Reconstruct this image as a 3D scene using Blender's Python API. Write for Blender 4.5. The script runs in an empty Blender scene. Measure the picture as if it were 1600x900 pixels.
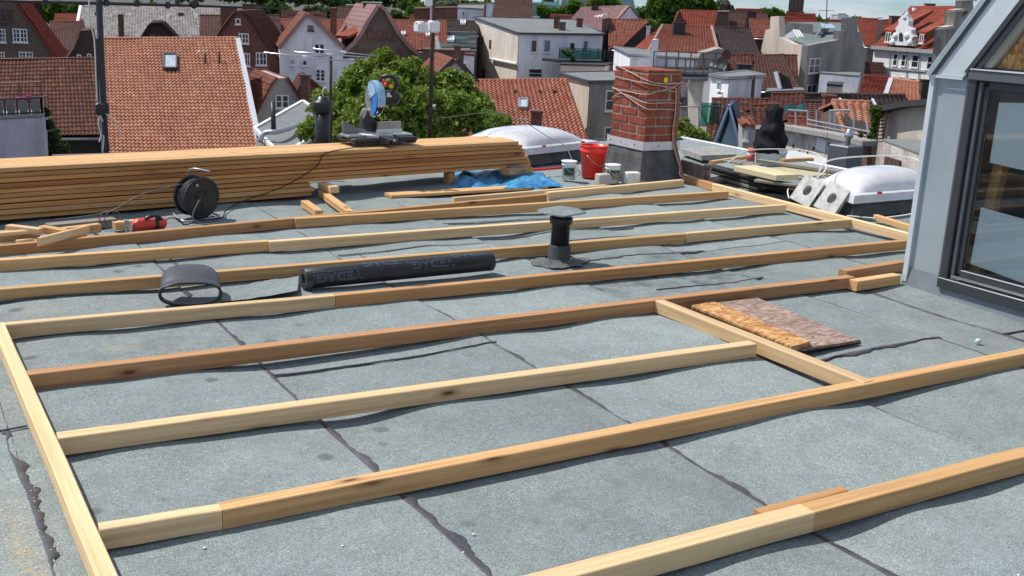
import bpy, math, random
from mathutils import Vector, Matrix, noise
R=math.radians; RND=random.Random(7)
C=bpy.context.scene.collection
sc=bpy.context.scene
# ---------------------------------------------------------------- camera
F_PX=1690.0; PITCH=R(14.5805); ROLL=R(2.7514); YAW=R(31.2154); EYE=1.4
fw=Vector((math.sin(YAW)*math.cos(PITCH),math.cos(YAW)*math.cos(PITCH),-math.sin(PITCH)))
r0=Vector((math.cos(YAW),-math.sin(YAW),0)); u0=r0.cross(fw)
CR=math.cos(ROLL)*r0+math.sin(ROLL)*u0; CU=-math.sin(ROLL)*r0+math.cos(ROLL)*u0
EYEP=Vector((0,0,EYE))
cam=bpy.data.objects.new('camera',bpy.data.cameras.new('camera')); C.objects.link(cam)
m=Matrix((CR,CU,-fw)).transposed().to_4x4(); m.translation=EYEP; cam.matrix_world=m
cam.data.lens=36*F_PX/1600; cam.data.sensor_width=36; cam.data.clip_end=5000; cam.data.clip_start=.05
sc.camera=cam
# ---------------------------------------------------------------- sky and sun
SUN_EL=56; SUN_AZ=-40           # azimuth measured from +Y toward +X
world=bpy.data.worlds.new('World'); sc.world=world; world.use_nodes=True
nt=world.node_tree; nt.nodes.clear()
def N(nt,t,**k):
    n=nt.nodes.new(t)
    for a,b in k.items(): setattr(n,a,b)
    return n
out=N(nt,'ShaderNodeOutputWorld'); bg=N(nt,'ShaderNodeBackground'); bg.inputs[1].default_value=.09
sky=N(nt,'ShaderNodeTexSky',sky_type='NISHITA',sun_disc=False,sun_elevation=R(SUN_EL),sun_rotation=R(SUN_AZ))
sky.air_density=1.0; sky.dust_density=.1; sky.ozone_density=2.5
tc=N(nt,'ShaderNodeTexCoord'); mp=N(nt,'ShaderNodeMapping'); mp.inputs['Scale'].default_value=(1.2,1.2,7)
nz=N(nt,'ShaderNodeTexNoise'); nz.inputs['Scale'].default_value=4.2; nz.inputs['Detail'].default_value=7; nz.inputs['Roughness'].default_value=.6
rp=N(nt,'ShaderNodeValToRGB'); rp.color_ramp.elements[0].position=.40; rp.color_ramp.elements[1].position=.60
mx=N(nt,'ShaderNodeMixRGB'); mx.inputs[2].default_value=(7.6,8.4,9.2,1)
nt.links.new(tc.outputs['Generated'],mp.inputs[0]); nt.links.new(mp.outputs[0],nz.inputs[0]); nt.links.new(nz.outputs[0],rp.inputs[0])
tn=N(nt,'ShaderNodeMixRGB',blend_type='MULTIPLY'); tn.inputs[0].default_value=1; tn.inputs[2].default_value=(.66,.9,1.3,1); nt.links.new(sky.outputs[0],tn.inputs[1])
nt.links.new(rp.outputs[0],mx.inputs[0]); nt.links.new(tn.outputs[0],mx.inputs[1]); nt.links.new(mx.outputs[0],bg.inputs[0]); nt.links.new(bg.outputs[0],out.inputs[0])
sl=bpy.data.lights.new('sun','SUN'); sl.energy=4.9; sl.angle=R(.53); sl.color=(1,.955,.89)
so=bpy.data.objects.new('sun',sl); C.objects.link(so)
sd=Vector((math.sin(R(SUN_AZ))*math.cos(R(SUN_EL)),math.cos(R(SUN_AZ))*math.cos(R(SUN_EL)),math.sin(R(SUN_EL))))
so.rotation_euler=sd.to_track_quat('Z','Y').to_euler(); so.location=sd*50
sc.view_settings.view_transform='Standard'; sc.view_settings.look='None'; sc.view_settings.exposure=-.02; sc.view_settings.gamma=1
GZ=-11.0
# ---------------------------------------------------------------- geometry helpers
def ray(px,py): return fw+(px-800)/F_PX*CR-(py-450)/F_PX*CU
def at(px,py,t): return EYEP+ray(px,py)*t                 # depth t along the view axis
def onz(px,py,z=0): d=ray(px,py); return EYEP+d*((z-EYE)/d.z)
def ony(px,py,y): d=ray(px,py); return EYEP+d*(y/d.y)
def onx(px,py,x): d=ray(px,py); return EYEP+d*(x/d.x)
class MB:
    def __init__(s,M=None): s.v=[];s.f=[];s.uv=[];s.M=M;s.smooth=False
    def add(s,vs,fs,uv=None):
        b=len(s.v)
        for p in vs:
            p=Vector(p); s.v.append(s.M@p if s.M else p)
        for i,f in enumerate(fs):
            s.f.append([b+k for k in f]); s.uv.append(uv[i] if uv else None)
        return s
    def box(s,a,b):
        x0,y0,z0=a;x1,y1,z1=b
        return s.add([(x0,y0,z0),(x1,y0,z0),(x1,y1,z0),(x0,y1,z0),(x0,y0,z1),(x1,y0,z1),(x1,y1,z1),(x0,y1,z1)],
         [(0,3,2,1),(4,5,6,7),(0,1,5,4),(1,2,6,5),(2,3,7,6),(3,0,4,7)])
    def hexa(s,p): return s.add(p,[(0,3,2,1),(4,5,6,7),(0,1,5,4),(1,2,6,5),(2,3,7,6),(3,0,4,7)])
    def cbox(s,a,b,c=.004):      # box with bevelled edges
        x0,y0,z0=a;x1,y1,z1=b; vs=[];fs=[]
        def ring(z,i): 
            k=len(vs)
            for (x,y) in [(x0+i+c,y0+i),(x1-i-c,y0+i),(x1-i,y0+i+c),(x1-i,y1-i-c),(x1-i-c,y1-i),(x0+i+c,y1-i),(x0+i,y1-i-c),(x0+i,y0+i+c)]: vs.append((x,y,z))
            return k
        rs=[ring(z0,c),ring(z0+c,0),ring(z1-c,0),ring(z1,c)]
        for a_,b_ in zip(rs,rs[1:]):
            for j in range(8): fs.append((a_+j,a_+(j+1)%8,b_+(j+1)%8,b_+j))
        fs.append(tuple(range(7,-1,-1))); fs.append(tuple(rs[3]+j for j in range(8)))
        return s.add(vs,fs)
    def bar(s,p,q,w,h,up=Vector((0,0,1))):
        p=Vector(p);q=Vector(q);d=(q-p).normalized();sx=d.cross(up)
        if sx.length<1e-4: sx=d.cross(Vector((0,1,0)))
        sx.normalize();uu=sx.cross(d)
        vs=[]
        for c in(p,q):
            for a,b in((-1,-1),(1,-1),(1,1),(-1,1)): vs.append(c+sx*a*w/2+uu*b*h/2)
        return s.add(vs,[(0,1,2,3),(7,6,5,4),(0,4,5,1),(1,5,6,2),(2,6,7,3),(3,7,4,0)])
    def tube(s,pts,r,n=8,cap=True):
        pts=[Vector(p) for p in pts];vs=[];fs=[];rr=r if isinstance(r,(list,tuple)) else [r]*len(pts)
        nrm=None
        for i,p in enumerate(pts):
            d=(pts[min(i+1,len(pts)-1)]-pts[max(i-1,0)])
            d=d.normalized() if d.length>1e-9 else Vector((0,0,1))
            if nrm is None:
                nrm=d.orthogonal().normalized()
            else:
                nrm=(nrm-d*nrm.dot(d)); nrm=nrm.normalized() if nrm.length>1e-6 else d.orthogonal().normalized()
            b=d.cross(nrm)
            for j in range(n):
                a=2*math.pi*j/n; vs.append(p+(nrm*math.cos(a)+b*math.sin(a))*rr[i])
        for i in range(len(pts)-1):
            for j in range(n): fs.append((i*n+j,i*n+(j+1)%n,(i+1)*n+(j+1)%n,(i+1)*n+j))
        if cap: fs.append(tuple(range(n-1,-1,-1))); fs.append(tuple((len(pts)-1)*n+j for j in range(n)))
        return s.add(vs,fs)
    def lathe(s,prof,c=(0,0,0),n=24,ax=None,sx=1,sy=1):
        c=Vector(c);q=Vector((0,0,1)).rotation_difference(Vector(ax).normalized()).to_matrix() if ax else Matrix.Identity(3)
        vs=[];fs=[]
        for r,z in prof:
            for j in range(n):
                a=2*math.pi*j/n; vs.append(c+q@Vector((r*sx*math.cos(a),r*sy*math.sin(a),z)))
        for i in range(len(prof)-1):
            for j in range(n): fs.append((i*n+j,i*n+(j+1)%n,(i+1)*n+(j+1)%n,(i+1)*n+j))
        if prof[0][0]>1e-4: fs.append(tuple(range(n-1,-1,-1)))
        if prof[-1][0]>1e-4: fs.append(tuple((len(prof)-1)*n+j for j in range(n)))
        return s.add(vs,fs)
    def prism(s,poly,off):     # polygon (3D) extruded by vector
        n=len(poly);off=Vector(off);poly=[Vector(p) for p in poly]
        vs=poly+[p+off for p in poly]
        return s.add(vs,[tuple(range(n)),tuple(range(2*n-1,n-1,-1))]+[(j,(j+1)%n,n+(j+1)%n,n+j)[::-1] for j in range(n)])
    def grid(s,fn,nu,nv,uvs=None):
        vs=[fn(i/nu,j/nv) for j in range(nv+1) for i in range(nu+1)]
        fs=[(j*(nu+1)+i,j*(nu+1)+i+1,(j+1)*(nu+1)+i+1,(j+1)*(nu+1)+i) for j in range(nv) for i in range(nu)]
        return s.add(vs,fs)
    def mesh(s,name,org=Vector((0,0,0)),smooth=False,autouv=True):
        me=bpy.data.meshes.new(name); me.from_pydata([p-org for p in s.v],[],s.f); me.update()
        if autouv:
            ul=me.uv_layers.new(name='UVMap'); data=[]
            for i,f in enumerate(s.f):
                if s.uv[i]: 
                    for a in s.uv[i]: data+=a
                    continue
                n=me.polygons[i].normal
                if abs(n.z)<.75:
                    t=Vector((-n.y,n.x,0)); t=t.normalized() if t.length>1e-6 else Vector((1,0,0))
                    k=1/max(.2,math.sqrt(max(0,1-n.z*n.z)))
                    for v in f: p=s.v[v]; data+=[p.dot(t),p.z*k]
                else:
                    for v in f: p=s.v[v]; data+=[p.x,p.y]
            ul.data.foreach_set('uv',data)
        if smooth: me.polygons.foreach_set('use_smooth',[True]*len(me.polygons))
        return me
def setp(o,label=None,cat=None,group=None,kind=None):
    for k,v in(('label',label),('category',cat),('group',group),('kind',kind)):
        if v: o[k]=v
    return o
def obj(name,mb,mat,parent=None,smooth=False,label=None,cat=None,group=None,kind=None,org=None):
    if org is None:
        xs=[p.x for p in mb.v];ys=[p.y for p in mb.v];zs=[p.z for p in mb.v]
        org=Vector(((min(xs)+max(xs))/2,(min(ys)+max(ys))/2,min(zs)))
    me=mb.mesh(name,org,smooth); me.materials.append(mat)
    o=bpy.data.objects.new(name,me); C.objects.link(o)
    if parent is not None:
        base=Vector(parent.get('_w',(0,0,0))); o.parent=parent; o.location=org-base
    else: o.location=org
    o['_w']=[org.x,org.y,org.z]
    return setp(o,label,cat,group,kind)
def thing(name,label,cat,loc,group=None,kind=None):
    o=bpy.data.objects.new(name,None); C.objects.link(o); o.location=loc; o.empty_display_size=.1
    o['_w']=[loc[0],loc[1],loc[2]]
    return setp(o,label,cat,group,kind)
def rot(z,loc=(0,0,0),x=0,y=0): return Matrix.Translation(loc)@Matrix.Rotation(z,4,'Z')@Matrix.Rotation(y,4,'Y')@Matrix.Rotation(x,4,'X')
# ---------------------------------------------------------------- materials
MATS={}
def base(name,col,rough=.7,metal=0,spec=.3):
    m=bpy.data.materials.new(name); m.use_nodes=True; n=m.node_tree; b=n.nodes['Principled BSDF']
    b.inputs['Base Color'].default_value=(*col,1); b.inputs['Roughness'].default_value=rough; b.inputs['Metallic'].default_value=metal
    b.inputs['Specular IOR Level'].default_value=spec; MATS[name]=m
    return m,n,b
def noise_(n,co,scale,detail=4,rough=.55,sc3=None):
    if sc3:
        mp=N(n,'ShaderNodeMapping'); mp.inputs['Scale'].default_value=sc3; n.links.new(co,mp.inputs[0]); co=mp.outputs[0]
    t=N(n,'ShaderNodeTexNoise'); t.inputs['Scale'].default_value=scale; t.inputs['Detail'].default_value=detail; t.inputs['Roughness'].default_value=rough
    n.links.new(co,t.inputs['Vector']); return t.outputs['Fac']
def ramp(n,fac,stops,interp='LINEAR'):
    r=N(n,'ShaderNodeValToRGB'); e=r.color_ramp.elements; r.color_ramp.interpolation=interp
    while len(e)<len(stops): e.new(.5)
    for i,(p,c) in enumerate(stops):
        e[i].position=p; e[i].color=(*c,1) if isinstance(c,tuple) else (c,c,c,1)
    n.links.new(fac,r.inputs[0]); return r.outputs[0]
def mix(n,f,a,b,mode='MIX'):
    x=N(n,'ShaderNodeMixRGB',blend_type=mode)
    for s,v in zip(x.inputs,(f,a,b)):
        if hasattr(v,'is_linked') or hasattr(v,'links'): n.links.new(v,s)
        else: s.default_value=v if isinstance(v,(int,float)) else ((*v,1) if len(v)==3 else v)
    return x.outputs[0]
def bump(n,b,h,strength=.3,dist=.01):
    x=N(n,'ShaderNodeBump'); x.inputs['Strength'].default_value=strength; x.inputs['Distance'].default_value=dist
    n.links.new(h,x.inputs['Height']); n.links.new(x.outputs[0],b.inputs['Normal'])
def co(n,kind='Object'): return N(n,'ShaderNodeTexCoord').outputs[kind]
def pos(n): return N(n,'ShaderNodeNewGeometry').outputs['Position']
def plain(name,col,rough=.7,metal=0,var=.18,scale=6,bmp=.15,spec=.3,dirt=None,detail=5,bd=.004):
    m,n,b=base(name,col,rough,metal,spec); p=pos(n)
    f=noise_(n,p,scale,detail,.6); k=ramp(n,f,[(.25,1-var),(.75,1+var)])
    c=mix(n,1.0,col,k,'MULTIPLY')
    if dirt:
        g=ramp(n,noise_(n,p,scale*.6,7,.72,(1,1,.3)),[(.46,0.0),(.7,1.0)]); c=mix(n,g,c,dirt)
    n.links.new(c,b.inputs['Base Color'])
    if bmp: bump(n,b,noise_(n,p,scale*6,4),bmp,bd)
    return m
def wood(name,light,dark,knot=(.12,.045,.02),sc=1.0,edge=.0):
    m,n,b=base(name,light,.62,0,.25); o=co(n)
    oi=N(n,'ShaderNodeObjectInfo'); ad=N(n,'ShaderNodeVectorMath',operation='ADD'); ml=N(n,'ShaderNodeVectorMath',operation='SCALE'); cb=N(n,'ShaderNodeCombineXYZ')
    for i in range(3): n.links.new(oi.outputs['Random'],cb.inputs[i])
    n.links.new(cb.outputs[0],ml.inputs[0]); ml.inputs['Scale'].default_value=37.0
    n.links.new(o,ad.inputs[0]); n.links.new(ml.outputs[0],ad.inputs[1]); o=ad.outputs[0]
    g=noise_(n,o,1,4,.55,(1.3*sc,75,62)); w=noise_(n,o,1,3,.5,(1.1*sc,22,18))
    dk=tuple(v*.82 for v in dark); c=mix(n,ramp(n,g,[(.38,0.0),(.66,1.0)]),light,dk); c=mix(n,ramp(n,w,[(.35,0.0),(.7,.75)]),c,mix(n,.5,dark,light))
    v=N(n,'ShaderNodeTexVoronoi'); v.inputs['Scale'].default_value=1; mp=N(n,'ShaderNodeMapping'); mp.inputs['Scale'].default_value=(2.6,11,9); n.links.new(o,mp.inputs[0])
    ns=N(n,'ShaderNodeTexNoise'); ns.inputs['Scale'].default_value=9; n.links.new(o,ns.inputs['Vector'])
    wv=mix(n,.06,mp.outputs[0],ns.outputs['Color'],'ADD'); n.links.new(wv,v.inputs['Vector'])
    kf=ramp(n,v.outputs['Distance'],[(.05,1.0),(.10,.4),(.2,0.0)]); 
    wn=N(n,'ShaderNodeSeparateColor'); n.links.new(v.outputs['Color'],wn.inputs[0])
    gate=N(n,'ShaderNodeMath',operation='GREATER_THAN'); gate.inputs[1].default_value=.3; n.links.new(wn.outputs[0],gate.inputs[0])
    mm=N(n,'ShaderNodeMath',operation='MULTIPLY'); n.links.new(kf,mm.inputs[0]); n.links.new(gate.outputs[0],mm.inputs[1])
    c=mix(n,mm.outputs[0],c,knot)
    vr=N(n,'ShaderNodeMapRange'); vr.inputs['To Min'].default_value=.82; vr.inputs['To Max'].default_value=1.12; n.links.new(oi.outputs['Random'],vr.inputs[0])
    c=mix(n,1.0,c,vr.outputs[0],'MULTIPLY')
    c=mix(n,ramp(n,noise_(n,o,1,6,.7,(3,14,14)),[(.52,0.0),(.78,.22)]),c,mix(n,.65,dark,(.12,.1,.08)))
    n.links.new(c,b.inputs['Base Color']); bump(n,b,g,.25,.002); return m
def brickmat(name,c1,c2,mortar,w=.25,h=.075,ms=.012,dirt=.35,dirtcol=(.08,.06,.05)):
    m,n,b=base(name,c1,.85,0,.15); u=co(n,'UV'); t=N(n,'ShaderNodeTexBrick')
    t.inputs['Scale'].default_value=1; t.inputs['Brick Width'].default_value=w; t.inputs['Row Height'].default_value=h; t.inputs['Mortar Size'].default_value=ms
    t.inputs['Color1'].default_value=(*c1,1);t.inputs['Color2'].default_value=(*c2,1);t.inputs['Mortar'].default_value=(*mortar,1)
    n.links.new(u,t.inputs['Vector']); p=pos(n)
    g=ramp(n,noise_(n,p,.9,7,.65),[(.42,0.0),(.72,dirt)]); c=mix(n,g,t.outputs[0],dirtcol)
    c=mix(n,1.0,c,ramp(n,noise_(n,p,9,3),[(.3,.8),(.7,1.2)]),'MULTIPLY')
    n.links.new(c,b.inputs['Base Color']); return m
def tilemat(name,cols,dirt=(.05,.045,.035),da=.5,rough=.75):
    m,n,b=base(name,cols[0],rough,0,.25); u=co(n,'UV')
    fl=N(n,'ShaderNodeVectorMath',operation='FLOOR'); n.links.new(u,fl.inputs[0])
    wn=N(n,'ShaderNodeTexWhiteNoise',noise_dimensions='3D'); n.links.new(fl.outputs[0],wn.inputs['Vector'])
    k=len(cols); c=ramp(n,wn.outputs['Value'],[(i/max(1,k-1)*.98,cc) for i,cc in enumerate(cols)])
    p=pos(n); g=ramp(n,noise_(n,p,.7,8,.7),[(.42,0.0),(.75,da)]); c=mix(n,g,c,dirt)
    c=mix(n,1.0,c,ramp(n,noise_(n,p,14,3),[(.3,.85),(.7,1.15)]),'MULTIPLY')
    n.links.new(c,b.inputs['Base Color']); return m
# roofing felt
def feltmat():
    m,n,b=base('roofing_felt',(.23,.265,.27),.9,0,.2); p=pos(n)
    big=noise_(n,p,1.1,5,.6); c=ramp(n,big,[(.3,(.197,.23,.229)),(.55,(.229,.264,.26)),(.75,(.254,.287,.278))])
    gr=noise_(n,p,210,2,.75); c=mix(n,1.0,c,ramp(n,gr,[(.3,.55),(.5,1.0),(.7,1.6)]),'MULTIPLY')
    gr2=noise_(n,p,48,4,.8); c=mix(n,1.0,c,ramp(n,gr2,[(.3,.86),(.7,1.15)]),'MULTIPLY'); c=mix(n,1.0,c,ramp(n,noise_(n,p,6,4,.65),[(.3,.88),(.7,1.1)]),'MULTIPLY')
    oi=N(n,'ShaderNodeObjectInfo'); mr=N(n,'ShaderNodeMapRange'); mr.inputs['To Min'].default_value=.87; mr.inputs['To Max'].default_value=1.08; n.links.new(oi.outputs['Random'],mr.inputs[0]); c=mix(n,1.0,c,mr.outputs[0],'MULTIPLY')
    c=mix(n,ramp(n,noise_(n,p,2.3,8,.72),[(.5,0.0),(.75,.35)]),c,(.13,.15,.15))
    # small round stains in the left bays
    v=N(n,'ShaderNodeTexVoronoi'); v.inputs['Scale'].default_value=5.5
    wob=mix(n,.05,p,N(n,'ShaderNodeTexNoise').outputs['Color'],'ADD'); n.links.new(wob,v.inputs['Vector'])
    sx=N(n,'ShaderNodeSeparateColor'); n.links.new(v.outputs['Color'],sx.inputs[0])
    g=N(n,'ShaderNodeMath',operation='GREATER_THAN'); g.inputs[1].default_value=.55; n.links.new(sx.outputs[0],g.inputs[0])
    d=ramp(n,v.outputs['Distance'],[(.05,.8),(.13,.6),(.19,0.0)]); 
    sp=N(n,'ShaderNodeSeparateXYZ'); n.links.new(p,sp.inputs[0])
    lm=N(n,'ShaderNodeMapRange'); lm.inputs['From Min'].default_value=2.6; lm.inputs['From Max'].default_value=1.1; n.links.new(sp.outputs[0],lm.inputs[0])
    q=N(n,'ShaderNodeMath',operation='MULTIPLY'); n.links.new(d,q.inputs[0]); n.links.new(g.outputs[0],q.inputs[1])
    q2=N(n,'ShaderNodeMath',operation='MULTIPLY'); n.links.new(q.outputs[0],q2.inputs[0]); n.links.new(lm.outputs[0],q2.inputs[1])
    c=mix(n,q2.outputs[0],c,(.095,.095,.09))
    # muddy blotches on the left, sandy dust here and there
    def blob(cx,cy,rx,ry,col,amt,cin,lo=.0,sc=7):
        mp=N(n,'ShaderNodeMapping'); mp.inputs['Location'].default_value=(-cx/rx,-cy/ry,0); mp.inputs['Scale'].default_value=(1/rx,1/ry,0); n.links.new(p,mp.inputs[0])
        ln=N(n,'ShaderNodeVectorMath',operation='LENGTH'); n.links.new(mp.outputs[0],ln.inputs[0])
        a=N(n,'ShaderNodeMapRange'); a.inputs['From Min'].default_value=1.0; a.inputs['From Max'].default_value=lo; n.links.new(ln.outputs['Value'],a.inputs[0])
        nn=ramp(n,noise_(n,p,sc*2.2,7,.75),[(.44,0.0),(.66,1.0)]); s=N(n,'ShaderNodeMath',operation='MULTIPLY'); n.links.new(a.outputs[0],s.inputs[0]); n.links.new(nn,s.inputs[1])
        f=ramp(n,s.outputs[0],[(.0,0.0),(.75,amt)]); return mix(n,f,cin,col)
    c=blob(.95,4.25,.75,.5,(.15,.14,.12),.6,c); c=blob(.9,5.0,.9,.5,(.16,.155,.14),.5,c)
    c=blob(.1,3.9,.32,.5,(.36,.29,.17),.7,c); c=blob(.25,2.7,.06,.6,(.42,.33,.18),.8,c,.2,25)
    c=blob(.8,4.35,.1,.07,(.42,.34,.2),.8,c); c=blob(.95,6.0,.7,.1,(.42,.3,.17),.75,c,.2,12); c=blob(.6,5.0,.12,.1,(.42,.34,.2),.7,c)
    c=blob(3.75,4.62,.95,.6,(.085,.1,.1),.9,c,.35,3); c=blob(4.35,5.05,.5,.35,(.13,.145,.145),.6,c,.3,4)
    c=blob(4.2,3.05,.35,.15,(.19,.165,.15),.5,c)
    n.links.new(c,b.inputs['Base Color']); bump(n,b,gr,.55,.003); return m
FELT=feltmat()
FELT2=plain('dark_roofing_felt',(.085,.088,.09),.9,0,.35,9,.5,.2,(.14,.14,.135),6,.006)
FELT3=plain('grey_gravel_felt',(.17,.175,.175),.92,0,.3,40,.5,.15,(.12,.12,.12),4,.004)
TAR=plain('bitumen',(.055,.053,.058),.42,0,.35,14,.35,.5,(.1,.095,.1))
W_L=wood('pale_pine',(.80,.58,.33),(.68,.45,.225)); W_M=wood('pine',(.69,.425,.195),(.55,.30,.12)); W_O=wood('orange_pine',(.60,.325,.14),(.46,.225,.085))
W_B=wood('brown_larch',(.52,.285,.135),(.39,.195,.085)); W_D=wood('dark_board',(.06,.05,.042),(.03,.025,.022)); W_G=wood('weathered_board',(.33,.3,.25),(.2,.175,.14)); W_Y=wood('yellowish_board',(.62,.56,.36),(.5,.44,.26))
W_S=wood('stack_pine',(.66,.35,.125),(.44,.19,.06),sc=.5); W_R=wood('reddish_stack_pine',(.5,.22,.08),(.33,.12,.045),sc=.5)
def osb(name,c1,c2,c3):
    m,n,b=base(name,c1,.75,0,.2); p=co(n); v=N(n,'ShaderNodeTexVoronoi'); v.inputs['Scale'].default_value=1; mp=N(n,'ShaderNodeMapping'); mp.inputs['Scale'].default_value=(34,85,40); mp.inputs['Rotation'].default_value=(0,0,.5)
    n.links.new(p,mp.inputs[0]); n.links.new(mix(n,.9,mp.outputs[0],N(n,'ShaderNodeTexNoise').outputs['Color'],'ADD'),v.inputs['Vector'])
    s=N(n,'ShaderNodeSeparateColor'); n.links.new(v.outputs['Color'],s.inputs[0]); c=ramp(n,s.outputs[0],[(.0,c2),(.45,c1),(.9,c3)])
    g=ramp(n,noise_(n,p,9,6,.7),[(.45,0.0),(.65,.7)]); c=mix(n,g,c,c2); n.links.new(c,b.inputs['Base Color']); bump(n,b,s.outputs[0],.3,.004); return m
OSB_G=osb('weathered_chipboard',(.31,.215,.165),(.19,.125,.1),(.43,.33,.27)); OSB_O=osb('fresh_chipboard',(.52,.27,.09),(.3,.12,.045),(.64,.42,.2))
MET=plain('galvanised_metal',(.42,.44,.46),.4,.8,.15,8,.05); METD=plain('dark_metal',(.05,.05,.055),.45,.5,.2,8,.1); RUST=plain('rusty_steel',(.085,.05,.04),.75,.3,.35,12,.3)
ALU=plain('aluminium',(.62,.62,.62),.3,.9,.1,8,.05); ZINC=plain('pale_zinc_sheet',(.40,.46,.49),.42,.35,.08,3,.06,.3,(.31,.36,.385),6,.006); ZINCL=plain('sky_bright_zinc_sheet',(.66,.72,.75),.38,.3,.06,3,.05,.3,(.55,.6,.63),6,.006)  # brighter zinc copy: the verge's sky reflection is put into its colour
ANTH=plain('anthracite_frame',(.05,.055,.062),.35,.2,.08,4,.02,.5); ANTHL=plain('grey_sheet',(.13,.14,.155),.4,.3,.08,4,.03)
BLKP=plain('black_plastic',(.018,.018,.02),.38,0,.2,10,.08,.5); GRYP=plain('grey_rubbery_plastic',(.05,.052,.06),.42,0,.12,14,.1,.5); WHP=plain('white_plastic',(.78,.79,.8),.35,0,.05,8,.03,.5,(.6,.6,.58))
REDP=plain('red_plastic',(.85,.03,.02),.35,0,.06,8,.05,.5); ORP=plain('orange_plastic',(.8,.13,.02),.4,0,.06,8,.03,.5); REDT=plain('red_tool_plastic',(.62,.06,.035),.4,0,.15,40,.05,.5)
BLUP=plain('blue_plastic',(.02,.2,.62),.3,0,.1,20,.05,.5); YEL=plain('yellow_paint',(.75,.58,.02),.5,0,.05,20,.03); GRN=plain('dark_green_print',(.02,.09,.06),.5,0,.1,20,.02); TANP=plain('tan_print',(.35,.24,.15),.5,0,.4,60,.02)
CAB=plain('grey_cable',(.12,.12,.12),.5,0,.1,20,0); CABB=plain('black_cable',(.012,.012,.012),.5,0,.1,20,0); CABW=plain('white_cable',(.66,.66,.62),.5,0,.1,20,0); CABR=plain('beige_red_cord',(.52,.36,.29),.7,0,.45,60,.1); CABR2=plain('red_cord',(.3,.12,.09),.7,0,.4,60,.1)
def dome():
    m,n,b=base('milky_acrylic',(.82,.83,.84),.22,0,.5); p=pos(n); c=ramp(n,noise_(n,p,5,7,.7),[(.35,(.66,.66,.69)),(.58,(.56,.56,.58)),(.8,(.36,.36,.34))]); n.links.new(c,b.inputs['Base Color'])
    b.inputs['Subsurface Weight'].default_value=.15; return m
DOME=dome()
CONC=plain('pale_concrete',(.72,.71,.67),.9,0,.15,30,.4,.1,(.45,.43,.4)); SLAB=plain('grey_slab',(.33,.32,.3),.9,0,.2,20,.3,.1,(.2,.19,.18)); MORT=plain('mortar',(.33,.31,.27),.95,0,.25,50,.6,.1,(.25,.23,.2),5,.006)
BRK=plain('chimney_brick',(.29,.075,.04),.8,0,.4,22,.5,.2,(.13,.045,.035),6,.006); LEAD=plain('flashing_metal',(.62,.62,.64),.45,.4,.12,12,.1)
def tarpm():
    m,n,b=base('blue_tarpaulin',(.03,.26,.5),.38,0,.5); p=pos(n); c=ramp(n,noise_(n,p,12,5),[(.35,(.015,.13,.36)),(.6,(.05,.3,.5)),(.8,(.26,.5,.62))]); n.links.new(c,b.inputs['Base Color']); bump(n,b,noise_(n,p,25,5),.6,.02); return m
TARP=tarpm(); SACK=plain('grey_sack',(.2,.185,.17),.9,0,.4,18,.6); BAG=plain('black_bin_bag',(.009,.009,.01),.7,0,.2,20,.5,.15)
def glassm(name,tint,trans=.55,rough=.02):
    m,n,b=base(name,tint,rough); n.nodes.remove(b); o=n.nodes['Material Output']; g=N(n,'ShaderNodeBsdfGlossy'); g.inputs['Roughness'].default_value=rough; g.inputs['Color'].default_value=(1,1,1,1)
    t=N(n,'ShaderNodeBsdfTransparent'); t.inputs[0].default_value=(*tint,1); fr=N(n,'ShaderNodeFresnel'); fr.inputs[0].default_value=1.4
    mxx=N(n,'ShaderNodeMixShader'); n.links.new(fr.outputs[0],mxx.inputs[0]); n.links.new(t.outputs[0],mxx.inputs[1]); n.links.new(g.outputs[0],mxx.inputs[2]); n.links.new(mxx.outputs[0],o.inputs[0]); return m
GLS=glassm('window_glass',(.95,.975,.97)); GRNET=glassm('green_mesh_sheet',(.35,.62,.56),rough=.6)
PANE=plain('dark_window_pane',(.035,.04,.05),.08,0,.4,3,0,.6); PANEB=plain('bluish_window_pane',(.16,.22,.28),.1,0,.3,3,0,.6); PANER=plain('curtained_pane',(.15,.055,.05),.3,0,.3,3,0,.5); PANEG=plain('pale_skylight_pane',(.42,.48,.5),.1,0,.2,3,0,.6)
WFR=plain('white_window_frame',(.75,.75,.74),.5,0,.05,6,0); BFR=plain('brown_window_frame',(.12,.07,.05),.6,0,.1,6,0)
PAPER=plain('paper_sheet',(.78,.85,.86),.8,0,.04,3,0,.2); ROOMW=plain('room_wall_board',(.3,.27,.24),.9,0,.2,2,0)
B_BRN=brickmat('brown_brick',(.17,.105,.075),(.12,.07,.055),(.17,.15,.13)); B_RED=brickmat('red_brick',(.2,.075,.05),(.14,.05,.038),(.16,.12,.1)); B_DK=brickmat('dark_brick',(.075,.05,.04),(.055,.038,.03),(.06,.055,.05))
PW=plain('white_render',(.82,.82,.86),.85,0,.05,1.5,.05,.1,(.55,.55,.58)); PWW=plain('bright_white_stucco',(.80,.80,.79),.8,0,.04,2,.05,.1); PB=plain('beige_render',(.54,.47,.39),.9,0,.12,.8,.1,.1,(.36,.31,.26),7); PG=plain('grey_render',(.33,.31,.28),.9,0,.12,.8,.1,.1,(.17,.16,.145),7); PL=plain('lilac_render',(.52,.47,.52),.9,0,.07,1.2,.08,.1,(.32,.29,.32)); PC=plain('cream_render',(.42,.39,.34),.9,0,.14,1.5,.1,.1,(.3,.28,.25),7)
PGD=plain('dark_timber',(.03,.025,.02),.8,0,.3,4,.1); RUIN=plain('patchy_ruin_render',(.56,.50,.47),.95,0,.3,2.6,.5,.1,(.2,.12,.1),8,.03)
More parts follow.
